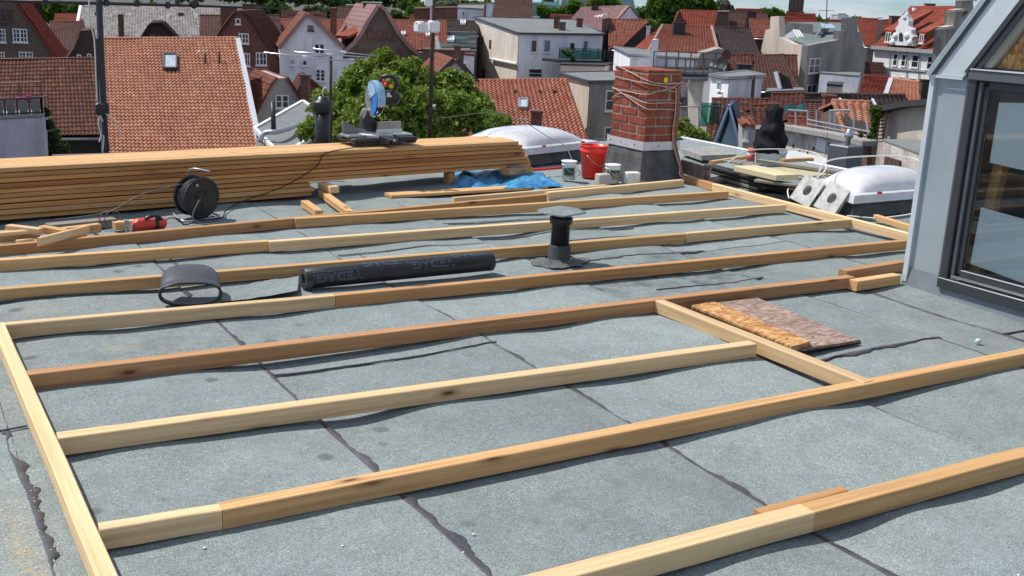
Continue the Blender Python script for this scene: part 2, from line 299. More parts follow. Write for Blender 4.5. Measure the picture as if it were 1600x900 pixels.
FLATG=plain('grey_flat_roofing',(.19,.2,.2),.9,0,.15,.8,.05,.2,(.14,.15,.15),6); FLATD=plain('dark_flat_roofing',(.05,.052,.055),.8,0,.2,1,.05,.2); GRNR=plain('green_grey_metal_roof',(.15,.18,.165),.6,.1,.15,1,.05,.3,(.1,.13,.12)); COPPER=plain('verdigris_copper',(.13,.30,.27),.6,0,.2,.1,0,.3,(.2,.34,.31)); CHUR=plain('grey_green_church_roof',(.23,.27,.26),.7,0,.12,.12,0,.2)
BLUW=plain('blue_cladding',(.46,.64,.78),.6,0,.08,3,.05); BLUD=plain('dark_blue_board',(.035,.06,.1),.6,0,.08,3,.05); BLUT=plain('light_blue_trim',(.5,.63,.8),.6,0,.05,3,.05)
T_OR=tilemat('light_orange_clay_tile',[(.39,.165,.095),(.43,.2,.12),(.35,.135,.075),(.47,.255,.165)],(.17,.09,.065),.4)
T_N=tilemat('warm_red_clay_tile',[(.33,.115,.07),(.38,.15,.095),(.29,.09,.055),(.42,.19,.13)],(.14,.06,.045),.4)
T_RD=tilemat('dark_red_clay_tile',[(0.103,0.029,0.015),(0.130,0.045,0.025),(0.076,0.022,0.014),(0.161,0.071,0.040)],(.055,.03,.025),.5)
T_RM=tilemat('red_clay_tile',[(0.216,0.061,0.032),(0.252,0.083,0.047),(0.180,0.050,0.029),(0.281,0.108,0.065)],(.12,.05,.035),.45)
T_BR=tilemat('red_concrete_tile',[(0.236,0.046,0.022),(0.205,0.037,0.019),(0.260,0.062,0.031)],(.2,.05,.03),.3)
T_GR=tilemat('grey_weathered_tile',[(.27,.24,.22),(.36,.33,.31),(.2,.175,.16),(.42,.39,.37)],(.12,.1,.09),.4)
T_DK=tilemat('near_black_tile',[(.05,.035,.03),(.07,.045,.035),(.035,.028,.025)],(.03,.025,.02),.4)
T_BN=tilemat('brown_tile',[(0.091,0.038,0.028),(0.119,0.049,0.035),(0.070,0.032,0.025)],(.05,.035,.03),.5)
T_PK=tilemat('pink_weathered_tile',[(0.323,0.187,0.170),(0.365,0.230,0.212),(0.281,0.153,0.136)],(.25,.16,.15),.4)
def leafm(name,c1,c2,c3):
    m,n,b=base(name,c1,.55,0,.3); oi=noise_(n,pos(n),1.3,3,.6); g=N(n,'ShaderNodeNewGeometry')
    c=ramp(n,g.outputs['Random Per Island'],[(.0,c2),(.5,c1),(1.0,c3)]); c=mix(n,1.0,c,ramp(n,oi,[(.3,.7),(.7,1.25)]),'MULTIPLY'); n.links.new(c,b.inputs['Base Color'])
    t=N(n,'ShaderNodeBsdfTranslucent'); n.links.new(mix(n,.5,c,(.25,.36,.03)),t.inputs[0]); mxx=N(n,'ShaderNodeMixShader'); mxx.inputs[0].default_value=.3
    n.links.new(b.outputs[0],mxx.inputs[1]); n.links.new(t.outputs[0],mxx.inputs[2]); n.links.new(mxx.outputs[0],n.nodes['Material Output'].inputs[0]); return m
LF=leafm('fresh_green_leaves',(.2,.29,.045),(.09,.155,.022),(.34,.4,.08)); LFD=leafm('dark_green_leaves',(.045,.085,.03),(.025,.05,.018),(.07,.12,.035)); LFB=leafm('bright_spring_leaves',(.07,.15,.02),(.04,.1,.012),(.11,.2,.03)); LFG=leafm('grey_bare_twigs',(.19,.2,.17),(.14,.14,.12),(.24,.25,.21))
BARK=plain('bark',(.09,.07,.05),.9,0,.3,12,.5)
GRD=plain('city_ground',(.1,.1,.095),.9,0,.3,.15,.1,.2,(.07,.09,.05))
print('materials done')
#@@PART2
# ================================================================ GROUND AND OUR ROOF
g=MB(); g.add([(-2500,-1500,GZ),(3000,-1500,GZ),(3000,3500,GZ),(-2500,3500,GZ)],[(0,1,2,3)]); obj('ground',g,GRD,kind='structure')
def rz(x,y):
    a=noise.noise(Vector((x*1.15,y*.9,0)))*.012+noise.noise(Vector((x*2.9,y*1.7,3.3)))*.0085
    return min(.0005,-.013+a*1.9)
XE,YE=8.2,9.85; YB=9.3
roof=obj('flat_roof',MB().box((-5,-3,GZ),(XE,YB,-.045)).box((5.2,YB+.002,GZ),(XE-.002,YE,-.045)),FELT3,kind='structure')
# felt sheets, 0.97 m apart, each lapped 5 mm over its right-hand neighbour
def sheet(x0,x1,y0,y1,res,dz,seed,mat=FELT):
    nx=max(2,int((x1-x0)/res)); ny=max(2,int((y1-y0)/res)); mb=MB()
    def fn(u,v):
        x=x0+(x1-x0)*u; y=y0+(y1-y0)*v
        if u>.999: x+=.010*noise.noise(Vector((seed*3.7,y*3,0)))+.006*noise.noise(Vector((seed,y*14,5)))
        if v<.001: y+=.02*noise.noise(Vector((x*3,seed*2.2,0)))+.012*noise.noise(Vector((x*9,seed*1.2,4)))
        return Vector((x,y,rz(x,y)+.001+.0055*u+dz))
    mb.grid(fn,nx,ny)
    k=nx+1
    for (ids) in ([j*k+nx for j in range(ny+1)],[i for i in range(nx+1)]):
        b=len(mb.v)
        for i in ids: mb.v.append(mb.v[i]-Vector((0,0,.007)))
        for j in range(len(ids)-1): mb.f.append([ids[j],ids[j+1],b+j+1,b+j]); mb.uv.append(None)
    return obj('felt_sheet',mb,mat,roof,smooth=False,org=Vector((x0,y0,0)))
seams=[.32+.97*k+(.0 if k>=0 else 0) for k in range(-5,9)]; seams[5]=.315; seams[6]=1.258; seams[7]=2.228; seams[8]=3.208; seams[9]=4.182; seams[10]=5.10
cross={4:[3.63,6.9],5:[5.2],6:[3.83,7.15],7:[1.2,5.62,7.9],8:[3.10,6.25],9:[5.0,8.4],10:[6.6],11:[5.2],12:[7.5],3:[4.4]}
for i in range(len(seams)-1):
    x0,x1=seams[i]-.03,seams[i+1]; ys=[-.6]+cross.get(i,[])+[(YE if x0>5.2 else YB)-.02]
    if i+1==len(seams)-1: x1=XE-.02
    for j in range(len(ys)-1):
        sheet(x0,min(x1,XE-.02),ys[j],ys[j+1]+(.02 if j<len(ys)-2 else 0),.045 if x1<6.3 and x0>-.8 else .12,.004*(len(ys)-2-j) if False else .0035*j,i*7+j)
def tar(x,y0,y1,w,seed,vert=True,amp=1.0,nm='bitumen_seam'):
    mb=MB(); n=int(abs(y1-y0)/.018); vs=[];fs=[]
    for i in range(n+1):
        y=y0+(y1-y0)*i/n; q=noise.noise(Vector((seed*5.1,y*5,1)))+.6*noise.noise(Vector((seed*2.1,y*17,2)))+.25*noise.noise(Vector((seed,y*55,2)))
        ww=max(.0015,w*(1.0+1.7*amp*q)); xx=x+.012*noise.noise(Vector((seed*3.3,y*2.5,9)))
        for (a,h) in((-.004,.004),(ww*.25,.0095),(ww*.8,.0085),(ww,.0035)):
            px_,py_=(xx+a,y) if vert else (y,xx-a)
            vs.append(Vector((px_,py_,rz(px_,py_)+h+(.0 if vert else .004))))
    for i in range(n):
        for j in range(3): k=i*4+j; fs.append((k,k+1,k+5,k+4))
    mb.add(vs,fs); return obj(nm,mb,TAR,roof,smooth=True)
tar(seams[6]+.002,1.2,7.2,.016,1); tar(seams[6]+.004,1.9,2.62,.017,14); tar(seams[7]+.002,.8,7.2,.014,2); tar(seams[7]+.003,1.5,2.7,.02,12)
tar(seams[8]+.002,.8,7.0,.011,3); tar(seams[9]+.002,1.5,6.9,.010,4); tar(seams[10]+.002,4.2,7.5,.009,5); tar(4.61,2.3,3.95,.012,6)
tar(.30,1.2,3.62,.024,7,True,1.1); tar(.285,3.6,7,.018,8); tar(-.66,2,6,.012,9)
tar(3.83,1.27,2.25,.005,21,False,1.8); tar(3.10,3.35,4.2,.024,22,False,.8); tar(3.63,-.3,.37,.008,23,False); tar(5.63,2.25,3.2,.01,24,False); tar(5.2,.35,1.2,.008,25,False); tar(3.06,4.62,4.9,.012,26,False)
tar(6.22,3.25,4.15,.012,27,False); tar(5.45,3.35,5.1,.012,28,False,1.5); tar(5.0,3.5,4.4,.02,29,False,1.6); tar(5.72,3.2,4.4,.008,30,False,1.5); tar(4.32,3.5,4.25,.014,31,False,1.5)
tar(2.37,5.2,6.3,.01,32); tar(2.93,5.3,6.6,.01,33); tar(1.35,5.3,6.0,.009,34); tar(4.13,5.3,5.9,.008,35)
# roof edge trim, upstand strip behind the lumber
obj('edge_trim',MB().cbox((XE-.02,-3,-.06),(XE+.03,YE+.03,.022),.006),LEAD,roof); obj('edge_trim',MB().cbox((-5,YB-.02,-.06),(5.19,YB+.02,.004),.004),FELT2,roof); obj('edge_trim',MB().cbox((5.195,YE-.02,-.06),(XE-.025,YE+.02,.018),.004),FELT2,roof)
obj('felt_upstand',MB().add([(1.2,8.35,.005),(4.1,8.35,.005),(4.1,8.75,.16),(1.2,8.75,.16),(4.1,9.2,.005),(1.2,9.2,.005)],[(0,1,2,3),(3,2,4,5),(1,4,2),(0,3,5)]),FELT3,roof)
obj('sawdust',(lambda mb:[mb.add([Vector((x,y,rz(x,y)+.009+(.0)))+Vector(o)*s for o in((1,0,0),(0,1,.3),(-1,-.4,0))],[(0,1,2)]) for x,y,s in [(RND.gauss(.27,.05),RND.uniform(1.6,3.4),RND.uniform(.0008,.0035)) for _ in range(420)]+[(RND.gauss(.95,.35),RND.gauss(6.0,.04),RND.uniform(.002,.005)) for _ in range(500)]+[(RND.gauss(.12,.1),RND.gauss(3.9,.25),RND.uniform(.001,.004)) for _ in range(400)]] and mb)(MB()),W_L,label='sandy sawdust scattered beside the left edge timber',cat='sawdust',kind='stuff')
for px,py in((535,470+385),(320,856),(724,863),(740,833),(1592,898)):
    p=onz(px,py); obj('paint_fleck',MB().cbox((p.x-.004,p.y-.003,rz(p.x,p.y)+.004),(p.x+.005,p.y+.004,rz(p.x,p.y)+.010),.002),WHP,roof)
# ================================================================ TIMBERS
def timber(name,a,b,w,h,mat,label,cat='batten',group=None,z0=None,back=True,seg=6,warp=.0015,tilt=0,side=1):
    """a,b: world ends of the upper front edge; the section runs w away from it (to the left of a->b) and h down"""
    a=Vector(a);b=Vector(b);L=(b-a).length;d=(b-a).normalized(); ang=math.atan2(d.y,d.x); pit=math.asin(max(-1,min(1,d.z)))
    mb=MB(); c=.0028; vs=[];fs=[];rr=random.Random(hash((round(a.x,3),round(a.y,3)))&0xffff)
    sec=[(0,-h+c),(0,-c),(c,0),(w-c,0),(w,-c),(w,-h+c),(w-c,-h),(c,-h)]
    for i in range(seg+1):
        x=L*i/seg; dy=rr.uniform(-warp,warp) if 0<i<seg else 0; dz=rr.uniform(-warp,warp)*.5 if 0<i<seg else 0
        for y,z in sec: vs.append((x,y*side+dy,z+dz))
    for i in range(seg):
        for j in range(8): k=i*8; fs.append((k+j,k+(j+1)%8,k+8+(j+1)%8,k+8+j)[::-1])
    fs.append(tuple(range(8))); fs.append(tuple(seg*8+j for j in range(7,-1,-1)))
    mb.add(vs,fs); me=mb.mesh(name); me.materials.append(mat); o=bpy.data.objects.new(name,me); C.objects.link(o)
    o.matrix_world=Matrix.Translation(a)@Matrix.Rotation(ang,4,'Z')@Matrix.Rotation(-pit,4,'Y')@Matrix.Rotation(tilt,4,'X'); o['_w']=list(a)
    return setp(o,label,cat,group)
G1='long roof battens laid across the felt'
H=.06
def bat(a,b,mat,label,w=.045,h=.06,group=G1,z=H,**k): return timber('batten',onz(*a,z),onz(*b,z),w,h,mat,label,'batten',group,**k)
bat((700,953),(1274,800.5),W_L,'nearest pale pine batten, left length running out of the bottom of the picture',.062,.062,z=.061)
bat((1274.5,800.5),(1680,692.5),W_M,'nearest batten, right length with red knots, running out at the lower right',.062,.062,z=.061)
bat((1192,803),(1326,766),W_O,'short thin orange offcut lying against the back of the nearest batten joint',.035,.05,group=None)
bat((156,828),(347,797),W_L,'short pale length of the second batten, butted to the left edge timber')
bat((348,797),(1680,537),W_M,'long golden brown length of the second nearest batten',.053)
bat((91,685),(1183,537.5),W_L,'palest pine batten, ending at the pale cross timber',.055)
bat((43,586),(1336,433),W_B,'reddish brown batten just behind the palest one',.055,h=.062,z=.062)
bat((1340,440),(1408,430),W_M,'short pine offcut butted in front of the grey dormer corner',.06,.055,group=None,z=.055)
bat((1324,424),(1415,409),W_B,'short dark-ended brown offcut just left of the dormer corner',.06,.055,group=None,z=.058)
bat((5,508),(524,462),W_L,'pale left length of the batten in front of the black hood')
bat((525,462),(1420,376),W_O,'long orange length of the batten in front of the black felt roll')
bat((-60,457),(1073,365.5),W_M,'batten passing behind the black hood and felt roll, left length')
bat((1074,365),(1330,343),W_L,'batten behind the small vent pipe, right length reaching the right edge timber')
bat((-60,411),(420,377),W_M,'left length of the batten two rows behind the black hood')
bat((421,378),(1229,320),W_L,'right length of the batten seen behind the vent pipe cap')
bat((462,342),(1139,299),W_M,'long batten overlapping the skewed rear batten')
bat((-60,390),(855,304),W_O,'skewed rear batten running from the scrap wood to the red bucket row')
bat((857,301),(1069,281),W_L,'rearmost short batten ending at the brick chimney')

ex0,ex1=.372,.418
timber('edge_timber',(ex1,4.66,H+.001),(ex1+.004,1.6,H+.001),.047,H,W_L,'pale timber along the left edge, across the ends of the battens','timber',side=-1,seg=8)
timber('edge_timber',onz(1070,274,H),onz(1112,287,H),.05,H,W_O,'short orange end timber in the right edge beside the chimney','timber',side=1)
timber('edge_timber',onz(1112.5,287,H+.002),onz(1442,371,H+.002),.05,H,W_L,'long pale timber along the right edge before the concrete blocks','timber',side=1)
timber('edge_timber',onz(1365,335,.045),onz(1440,358,.045),.04,.04,W_M,'thin lath lying just behind the right edge timber','timber',side=1)
timber('cross_timber',(3.200,3.985,H+.002),(3.225,2.675,H+.002),.055,H,W_L,'very pale cross timber with a knot, between two battens beside the chipboard','timber',side=1)
# ---- lumber stack
G2='boards of the long lumber stack'
sa=R(8.5); sdx=Vector((math.cos(sa),math.sin(sa),0)); sny=Vector((-math.sin(sa),math.cos(sa),0)); S0=Vector((.65,7.05,0))
def sp(s,t,z): return S0+sdx*s+sny*t+Vector((0,0,z))
BT=.0275; ncol=4; bw=.098
rs=random.Random(3); rowname=['lowest','second','third','fourth','fifth','sixth','seventh','eighth','ninth','top']
mats=[W_S,W_M,W_S,W_S,W_O,W_S,W_R,W_S,W_S,W_M]
for L in range(10):
    low=L<3; z=.012+L*.0315+(.004 if not low else 0)
    for c in range(ncol):
        if c in(1,2) and L<9: continue
        e=2.13+rs.uniform(-.04,.02) if low else 4.16+rs.uniform(-.06,.03)+(L==9)*-.06
        if not low: e-= (L-3)*.01
        t=c*(bw+.004)+rs.uniform(-.02,.012)
        where={0:'front face',3:'rear face',1:'second from the front',2:'third from the front'}[c]
        A=sp(-2.4+rs.uniform(-.05,.05),t,z+BT); B=sp(e,t,z+BT)
        timber('board',A,B,bw,BT,mats[L] if rs.random()<.75 else rs.choice([W_S,W_M,W_O]),
          f'{"short" if low else "long"} pine board in the {rowname[L]} layer of the lumber stack, {where}','board',G2,seg=10,warp=.002)
# raised pieces carrying the upper part
timber('bearer',sp(3.35,.03,.10),sp(3.345,.10,.10),.06,.1,W_O,'upright orange block under the right part of the lumber stack','timber',side=-1)
timber('bearer',sp(3.86,-.10,.115),sp(4.14,-.06,.115),.1,.05,W_M,'squat timber block on the grey sack under the stack end','timber')
timber('bearer',onz(497,285,.10),onz(516,292,.10)+Vector((0,0,0)),.07,.045,W_L,'small pale block stuck out of the stack step','timber')
timber('bearer',onz(470,313,.05),onz(492,329,.05),.055,.045,W_M,'short squared offcut lying left on the felt before the stack','timber',side=1)
timber('bearer',onz(497,297,.05),onz(541,330,.05),.055,.045,W_M,'longer squared timber slanting out from under the stack','timber',side=1)
timber('plank',onz(612,305,.03),onz(857,291,.03),.12,.022,W_M,'knotty plank lying before the blue tarpaulin','plank',seg=4)
timber('plank',onz(710,309,.05),onz(948,289,.05),.03,.03,W_L,'thin pale lath behind the rear batten','plank',seg=4)
# ---- scrap wood at the left
G3='wood offcuts scattered by the red tool'
for k,(a,b,z,w,h,mt,lb) in enumerate([((-30,366),(62,357),.075,.05,.06,W_M,'blocky pine offcut at the left picture edge'),((62,372),(140,352),.105,.02,.045,W_L,'tilted pale offcut on top of the scrap pile'),((8,352),(60,358),.10,.045,.035,W_L,'squared offcut at the left rear of the scrap pile'),
    ((60,353),(98,360),.10,.045,.04,W_M,'short dark-shaded offcut behind the tilted one'),((28,376),(63,371),.045,.03,.015,W_L,'thin splinter lying at the left front of the scraps'),((56,376),(136,364),.05,.035,.02,W_M,'long thin slat at the front of the scrap pile'),
    ((0,364),(62,359),.085,.04,.02,W_L,'flat slat on the blocky offcut'),((80,369),(106,363),.075,.02,.012,W_L,'little sliver on the middle of the scraps'),((100,357),(158,350),.075,.05,.05,W_M,'offcut sticking out to the right of the scraps'),
    ((78,352),(183,342),.05,.08,.05,W_G,'greyish plank lying against the foot of the stack'),((180,348),(250,341),.06,.05,.045,W_M,'squared offcut behind the red tool'),((135,357),(150,367),.05,.02,.01,W_D,'dark splinter leaning right of the scraps')]):
    timber('offcut',onz(*a,z),onz(*b,z),w,h,mt,lb,'offcut',G3,seg=2)
# ---- chipboards
def sheetboard(pts,z,th,mat,label,nm='chipboard'):
    P=[onz(x,y,z+th) for x,y in pts]; n=14; mb=MB(); ring=[]
    for i in range(4):
        a,b=P[i],P[(i+1)%4]
        for j in range(n):
            q=a.lerp(b,j/n); k=.006*noise.noise(q*22+Vector((z*90,0,0))); c_=sum(P,Vector())/4; ring.append(q+(c_-q).normalized()*k+Vector((0,0,.0)))
    mb.prism([p-Vector((0,0,th)) for p in ring],(0,0,th)); return obj(nm,mb,mat,label=label,cat='chipboard',group='chipboard pieces beside the pale cross timber')
sheetboard([(1076,481),(1176,466),(1345,532),(1242,550)],.006,.012,W_D,'dark edged lowest board of the chipboard pile')
sheetboard([(1112,474),(1183,465),(1343,531),(1245,546)],.019,.012,OSB_G,'weathered greyish chipboard covering most of the pile')
sheetboard([(1082,480),(1116,473),(1268,536),(1237,545)],.0325,.010,OSB_O,'narrow orange chipboard strip under the top strip')
sheetboard([(1081,477),(1116,471),(1266,533),(1236,541)],.044,.010,OSB_O,'narrow orange chipboard strip on top of the pile')
p=onz(1528,537); obj('pebble',MB().lathe([(0,0),(.012,.003),(.017,.012),(.012,.022),(0,.025)],(p.x,p.y,rz(p.x,p.y)+.006),10,None,1.1,.8),plain('mint_chip',(.5,.72,.68),.5),smooth=True,label='small mint coloured lump lying on the felt by the dormer',cat='pebble')
print('timbers done')
#@@PART3
# ================================================================ THINGS ON THE ROOF
def V(*a): return Vector(a)
def spline(pts,n=8):
    P=[Vector(p) for p in pts]; P=[P[0]*2-P[1]]+P+[P[-1]*2-P[-2]]; o=[]
    for i in range(1,len(P)-2):
        for k in range(n):
            t=k/n; a,b,c,d=P[i-1],P[i],P[i+1],P[i+2]
            o.append(.5*((2*b)+(c-a)*t+(2*a-5*b+4*c-d)*t*t+(3*b-a-3*c+d)*t**3))
    o.append(P[-2]); return o
def text_mesh(body,size,mat,fn,parent,name='lettering',outline=.0012,thick=.0):
    cu=bpy.data.curves.new('t','FONT'); cu.body=body; cu.size=size; cu.align_x='CENTER'; cu.align_y='CENTER'; cu.resolution_u=3; cu.shear=.0
    if outline: cu.fill_mode='NONE'; cu.bevel_depth=outline; cu.bevel_resolution=0
    o=bpy.data.objects.new('t',cu); C.objects.link(o); dg=bpy.context.evaluated_depsgraph_get(); dg.update()
    me=bpy.data.meshes.new_from_object(o.evaluated_get(dg)); mb=MB(); mb.add([fn(v.co) for v in me.vertices],[tuple(p.vertices) for p in me.polygons])
    bpy.data.objects.remove(o); bpy.data.curves.remove(cu); return obj(name,mb,mat,parent)
# --- chimney
def chimney():
    X0,X1,Y0,Y1=5.70,6.065,7.36,7.85
    t=thing('brick_chimney','red brick chimney wrapped in cord, with felt skirt and metal flashing','chimney',(5.88,7.6,0))
    obj('mortar_core',MB().box((X0+.008,Y0+.008,.3),(X1-.008,Y1-.008,.91)),MORT,t)
    rows=8; rh=.0735; bh=.0595; zz=.325; rr=random.Random(5)
    def brick(x0,y0,x1,y1,z):
        j=lambda:rr.uniform(-.003,.003)
        obj('brick',MB().cbox((x0+j(),y0+j(),z),(x1+j(),y1+j(),z+bh+rr.uniform(-.003,.003)),.004),BRK,t)
    for r in range(rows):
        z=zz+r*rh; odd=r%2
        if z+bh>.97: break
        # left face (normal -X), bricks along Y ; right face (normal -Y) along X
        ys=[Y0+.12,Y0+.37,Y1] if odd else [Y0,Y0+.245,Y1]
        g=.018
        for a,b in zip(ys,ys[1:]): brick(X0,a+(g/2 if a>Y0 else 0),X0+.112,b-(g/2 if b<Y1 else 0),z)
        xs=[X0+.12,X1] if not odd else [X0,X0+.245,X1]
        for a,b in zip(xs,xs[1:]): brick(a+(g/2 if a>X0 else 0),Y0,b-(g/2 if b<X1 else 0),Y0+.112,z)
        brick(X1-.11,Y0+.12,X1,Y0+.36,z); brick(X1-.11,Y0+.373,X1,Y1,z); brick(X0+.12,Y1-.11,X1-.12,Y1,z)
    # thin top course over the last joint
    for a,b in((Y0,Y0+.24),(Y0+.25,Y1)): obj('brick',MB().cbox((X0+.003,a,.913),(X0+.18,b,.937),.004),BRK,t); obj('brick',MB().cbox((X0+.19,a,.913),(X1-.003,b,.937),.004),BRK,t)
    # flashing
    f=MB(); e=.018
    f.box((X0-e,Y0-e,.262),(X0-e+.008,Y1+e,.335)); f.box((X0-e+.008,Y0-e,.262),(X1+e,Y0-e+.008,.335)); f.box((X1+e-.008,Y0-e+.008,.262),(X1+e,Y1+e,.335)); f.box((X0-e+.008,Y1+e-.008,.262),(X1+e-.008,Y1+e,.335)); obj('flashing',f,LEAD,t)
    s=MB()
    for k,(x,y) in enumerate([(X0-e,Y0+.1),(X0-e,Y0+.3),(X0-e,Y0+.45)]): s.lathe([(.007,0),(.005,.004)],(x,y,.3),8,(-1,0,0))
    s.lathe([(.007,0),(.005,.004)],(X0+.15,Y0-e,.3),8,(0,-1,0)); obj('screw',s,METD,t)
    # flared felt skirt, crumpled
    sk=MB(); cor=lambda d:[(X0-d,Y0-d),(X1+d,Y0-d),(X1+d,Y1+d),(X0-d,Y1+d)]; vs=[];fs=[];n=14;lv=[(.265,.004),(.2,.022),(.13,.035),(.06,.05),(.015,.075),(-.005,.12)]
    for z,d in lv:
        c4=cor(d)
        for i in range(4):
            a,b=V(*c4[i],z),V(*c4[(i+1)%4],z)
            for j in range(n):
                q=a.lerp(b,j/n); k=.012*noise.noise(q*9)+.006*noise.noise(q*30); q+=Vector((q.x-5.88,q.y-7.6,0)).normalized()*k; vs.append(q)
    m_=4*n
    for i in range(len(lv)-1):
        for j in range(m_): fs.append((i*m_+j,i*m_+(j+1)%m_,(i+1)*m_+(j+1)%m_,(i+1)*m_+j))
    sk.add(vs,fs); obj('felt_skirt',sk,FELT2,t)
    d=MB(); d.lathe([(.024,0),(.023,.003)],(X0+.185,Y0-.001,.855),20,(0,-1,0)); obj('yellow_spot',d,YEL,t)
    # cords wound round the stack
    def cord(pts,r,mt): obj('cord',MB().tube(spline(pts,6),r,6),mt,c_)
    c_=thing('cord_windings','beige and reddish cord wound round the brick chimney and hanging down its corner','cord',(5.7,7.35,.6))
    o=.009
    L=lambda y,z:(X0-o,y,z)
    Fz=lambda x,z:(x,Y0-o,z)
    cord([L(Y1,.955),L(7.6,.9),L(Y0,.85),Fz(5.85,.825),Fz(6.06,.83)],.0045,CABR)
    cord([L(Y1,.85),L(7.6,.835),L(Y0,.825),Fz(5.85,.805),Fz(6.06,.78)],.0045,CABR)
    cord([L(Y1,.745),L(7.6,.735),L(Y0,.735),Fz(5.8,.76),Fz(5.95,.79),Fz(6.07,.85)],.0045,CABR)
    cord([L(Y1,.755),L(7.65,.70),L(Y0,.62),Fz(5.85,.61),Fz(6.06,.60)],.0042,CABR)
    cord([L(Y1,.66),L(7.74,.71),L(7.6,.70),L(Y0,.665),Fz(5.9,.665),Fz(6.07,.66)],.0042,CABR)
    cord([Fz(5.87,.80),Fz(5.93,.77),Fz(6.0,.765),Fz(6.05,.81),(6.09,Y0-.02,.79),(6.13,Y0-.02,.86)],.004,CABR)
    cord([(6.07,Y0-.02,.6),(6.12,Y0-.02,.56),(6.10,Y0-.02,.5),(6.15,Y0-.02,.45)],.003,CABR)
    for dx,mt in((0,CABR2),(.012,CABR2),(-.011,CABR),(.02,CABR2)):
        cord([(6.00+dx,Y0-.02,.79),(6.015+dx*1.2,Y0-.02,.6),(6.0+dx*.7,Y0-.02,.4),(6.03+dx,Y0-.04,.25),(6.05+dx*.5,Y0-.09,.12),(6.03+dx,Y0-.13,.06),(6.09+dx,Y0-.17,.012)],.0055,mt)
chimney()
# --- small vent pipe with cap
def ventpipe():
    p=onz(873,410); t=thing('vent_pipe','small black vent pipe with octagonal felt covered cap, standing in the middle of the battens','vent pipe',(p.x,p.y,0)); x,y=p.x,p.y
    obj('sleeve',MB().lathe([(.075,-.01),(.066,.015),(.062,.1),(.060,.105)],(x,y,0),24),plain('greenish_felt_sleeve',(.06,.075,.075),.75,0,.3,30,.4),t,smooth=True)
    obj('pipe',MB().lathe([(.053,.08),(.053,.225),(.064,.228),(.066,.25),(.066,.262),(.058,.266),(.0,.267)],(x,y,0),28),BLKP,t,smooth=True)
    hat=MB(); vs=[];fs=[]
    for r,z in((0,.318),(.132,.300),(.136,.293),(.124,.292)):
        for j in range(8):
            a=j*math.pi/4+.3; vs.append((x+r*math.cos(a)*1.05,y+r*math.sin(a),z+(.006*math.sin(j*2.3) if r>.1 else 0)))
    for i in range(3):
        for j in range(8): fs.append((i*8+j,i*8+(j+1)%8,(i+1)*8+(j+1)%8,(i+1)*8+j))
    hat.add(vs,fs); obj('cap',hat,FELT,t)
    for a in(0.4,2.5,4.6): obj('strut',MB().box((x+.05*math.cos(a)-.004,y+.05*math.sin(a)-.004,.26),(x+.05*math.cos(a)+.004,y+.05*math.sin(a)+.004,.292)),METD,t)
    mb=MB(); n=40; vs=[V(x,y,.02)]+[V(x+r*math.cos(j*math.pi/20)*1.5,y+r*math.sin(j*math.pi/20)*.95,rz(x,y)+z) for r,z in((.075,.028),(0,0)) for j in range(40)]
    vs=[];fs=[]
    for i,(r,z) in enumerate([(.06,.03),(.08,.016),(.105,.008),(.13,.002)]):
        for j in range(n):
            a=j*2*math.pi/n; rr=r*(1+.35*noise.noise(V(a*2,i*.4,0))) if i else r; q=V(x+rr*math.cos(a)*1.45,y+rr*math.sin(a),0); q.z=max(rz(q.x,q.y)+.008,0)+z+.006*noise.noise(q*40); vs.append(q)
    for i in range(3):
        for j in range(n): fs.append((i*n+j,i*n+(j+1)%n,(i+1)*n+(j+1)%n,(i+1)*n+j))
    mb.add(vs,fs); obj('bitumen_collar',mb,plain('grey_bitumen_dabs',(.13,.14,.14),.6,0,.4,35,.8,.3,(.16,.16,.155),5,.01),t)
ventpipe()
# --- black cowl
def cowl():
    p=onz(300,479); t=thing('vent_cowl','squat open ended black plastic cowl lying on the felt at the left','cowl',(p.x,p.y,0))
    M=Matrix.Translation((p.x,p.y+.02,.0))@Matrix.Rotation(-.25,4,'Z')
    n=32
    def shell(name,w0,h0,th):
        mb=MB(M); vs=[];fs=[]
        prof=[(0,1,1,0),(.05,1,1.05,.006),(.12,.98,1.12,.012),(.2,.94,1.04,.012),(.26,.84,.9,.01),(.29,.74,.76,.005)]
        for (y,sw,sh,dz) in prof:
            for k in range(n):
                a=2*math.pi*k/n; c,s=math.cos(a),math.sin(a); ex=.75
                xx=math.copysign(abs(c)**ex,c)*(w0*sw); zz=math.copysign(abs(s)**.9,s)*(h0*sh)
                vs.append((xx,y*.85,h0*1.02+zz+dz+y*.12 if s>=0 else h0*.9+zz*.9*max(.35,1-y*2)))
        low=lambda i,k: i>=1 and math.sin(2*math.pi*(k+.5)/n)<-.05
        for i in range(len(prof)-1):
            for k in range(n):
                if not low(i,k): fs.append((i*n+k,i*n+(k+1)%n,(i+1)*n+(k+1)%n,(i+1)*n+k))
        # inner wall
        b=len(vs)
        for i,(y,sw,sh,dz) in enumerate(prof):
            for k in range(n):
                q=Vector(vs[i*n+k]); cc=Vector((0,q.y,h0*1.02)); vs.append(tuple(cc+(q-cc)*(1-th)))
        for i in range(len(prof)-1):
            for k in range(n):
                if not low(i,k): fs.append((b+i*n+(k+1)%n,b+i*n+k,b+(i+1)*n+k,b+(i+1)*n+(k+1)%n))
        for i in(0,len(prof)-1):
            for k in range(n):
                if i==0 or not low(i,k): fs.append((i*n+k,i*n+(k+1)%n,b+i*n+(k+1)%n,b+i*n+k))
        mb.add(vs,fs); return obj(name,mb,GRYP,t,smooth=True)
    shell('shell',.137,.053,.06)
    r=MB(M); pts=[]
    for k in range(29):
        a=2*math.pi*k/28; c,s=math.cos(a),math.sin(a); pts.append((math.copysign(abs(c)**.75,c)*.137,-.002,.054+math.copysign(abs(s)**.9,s)*.053))
    r.tube(pts,.005,6,False); obj('rim',r,BLKP,t,smooth=True)
cowl()
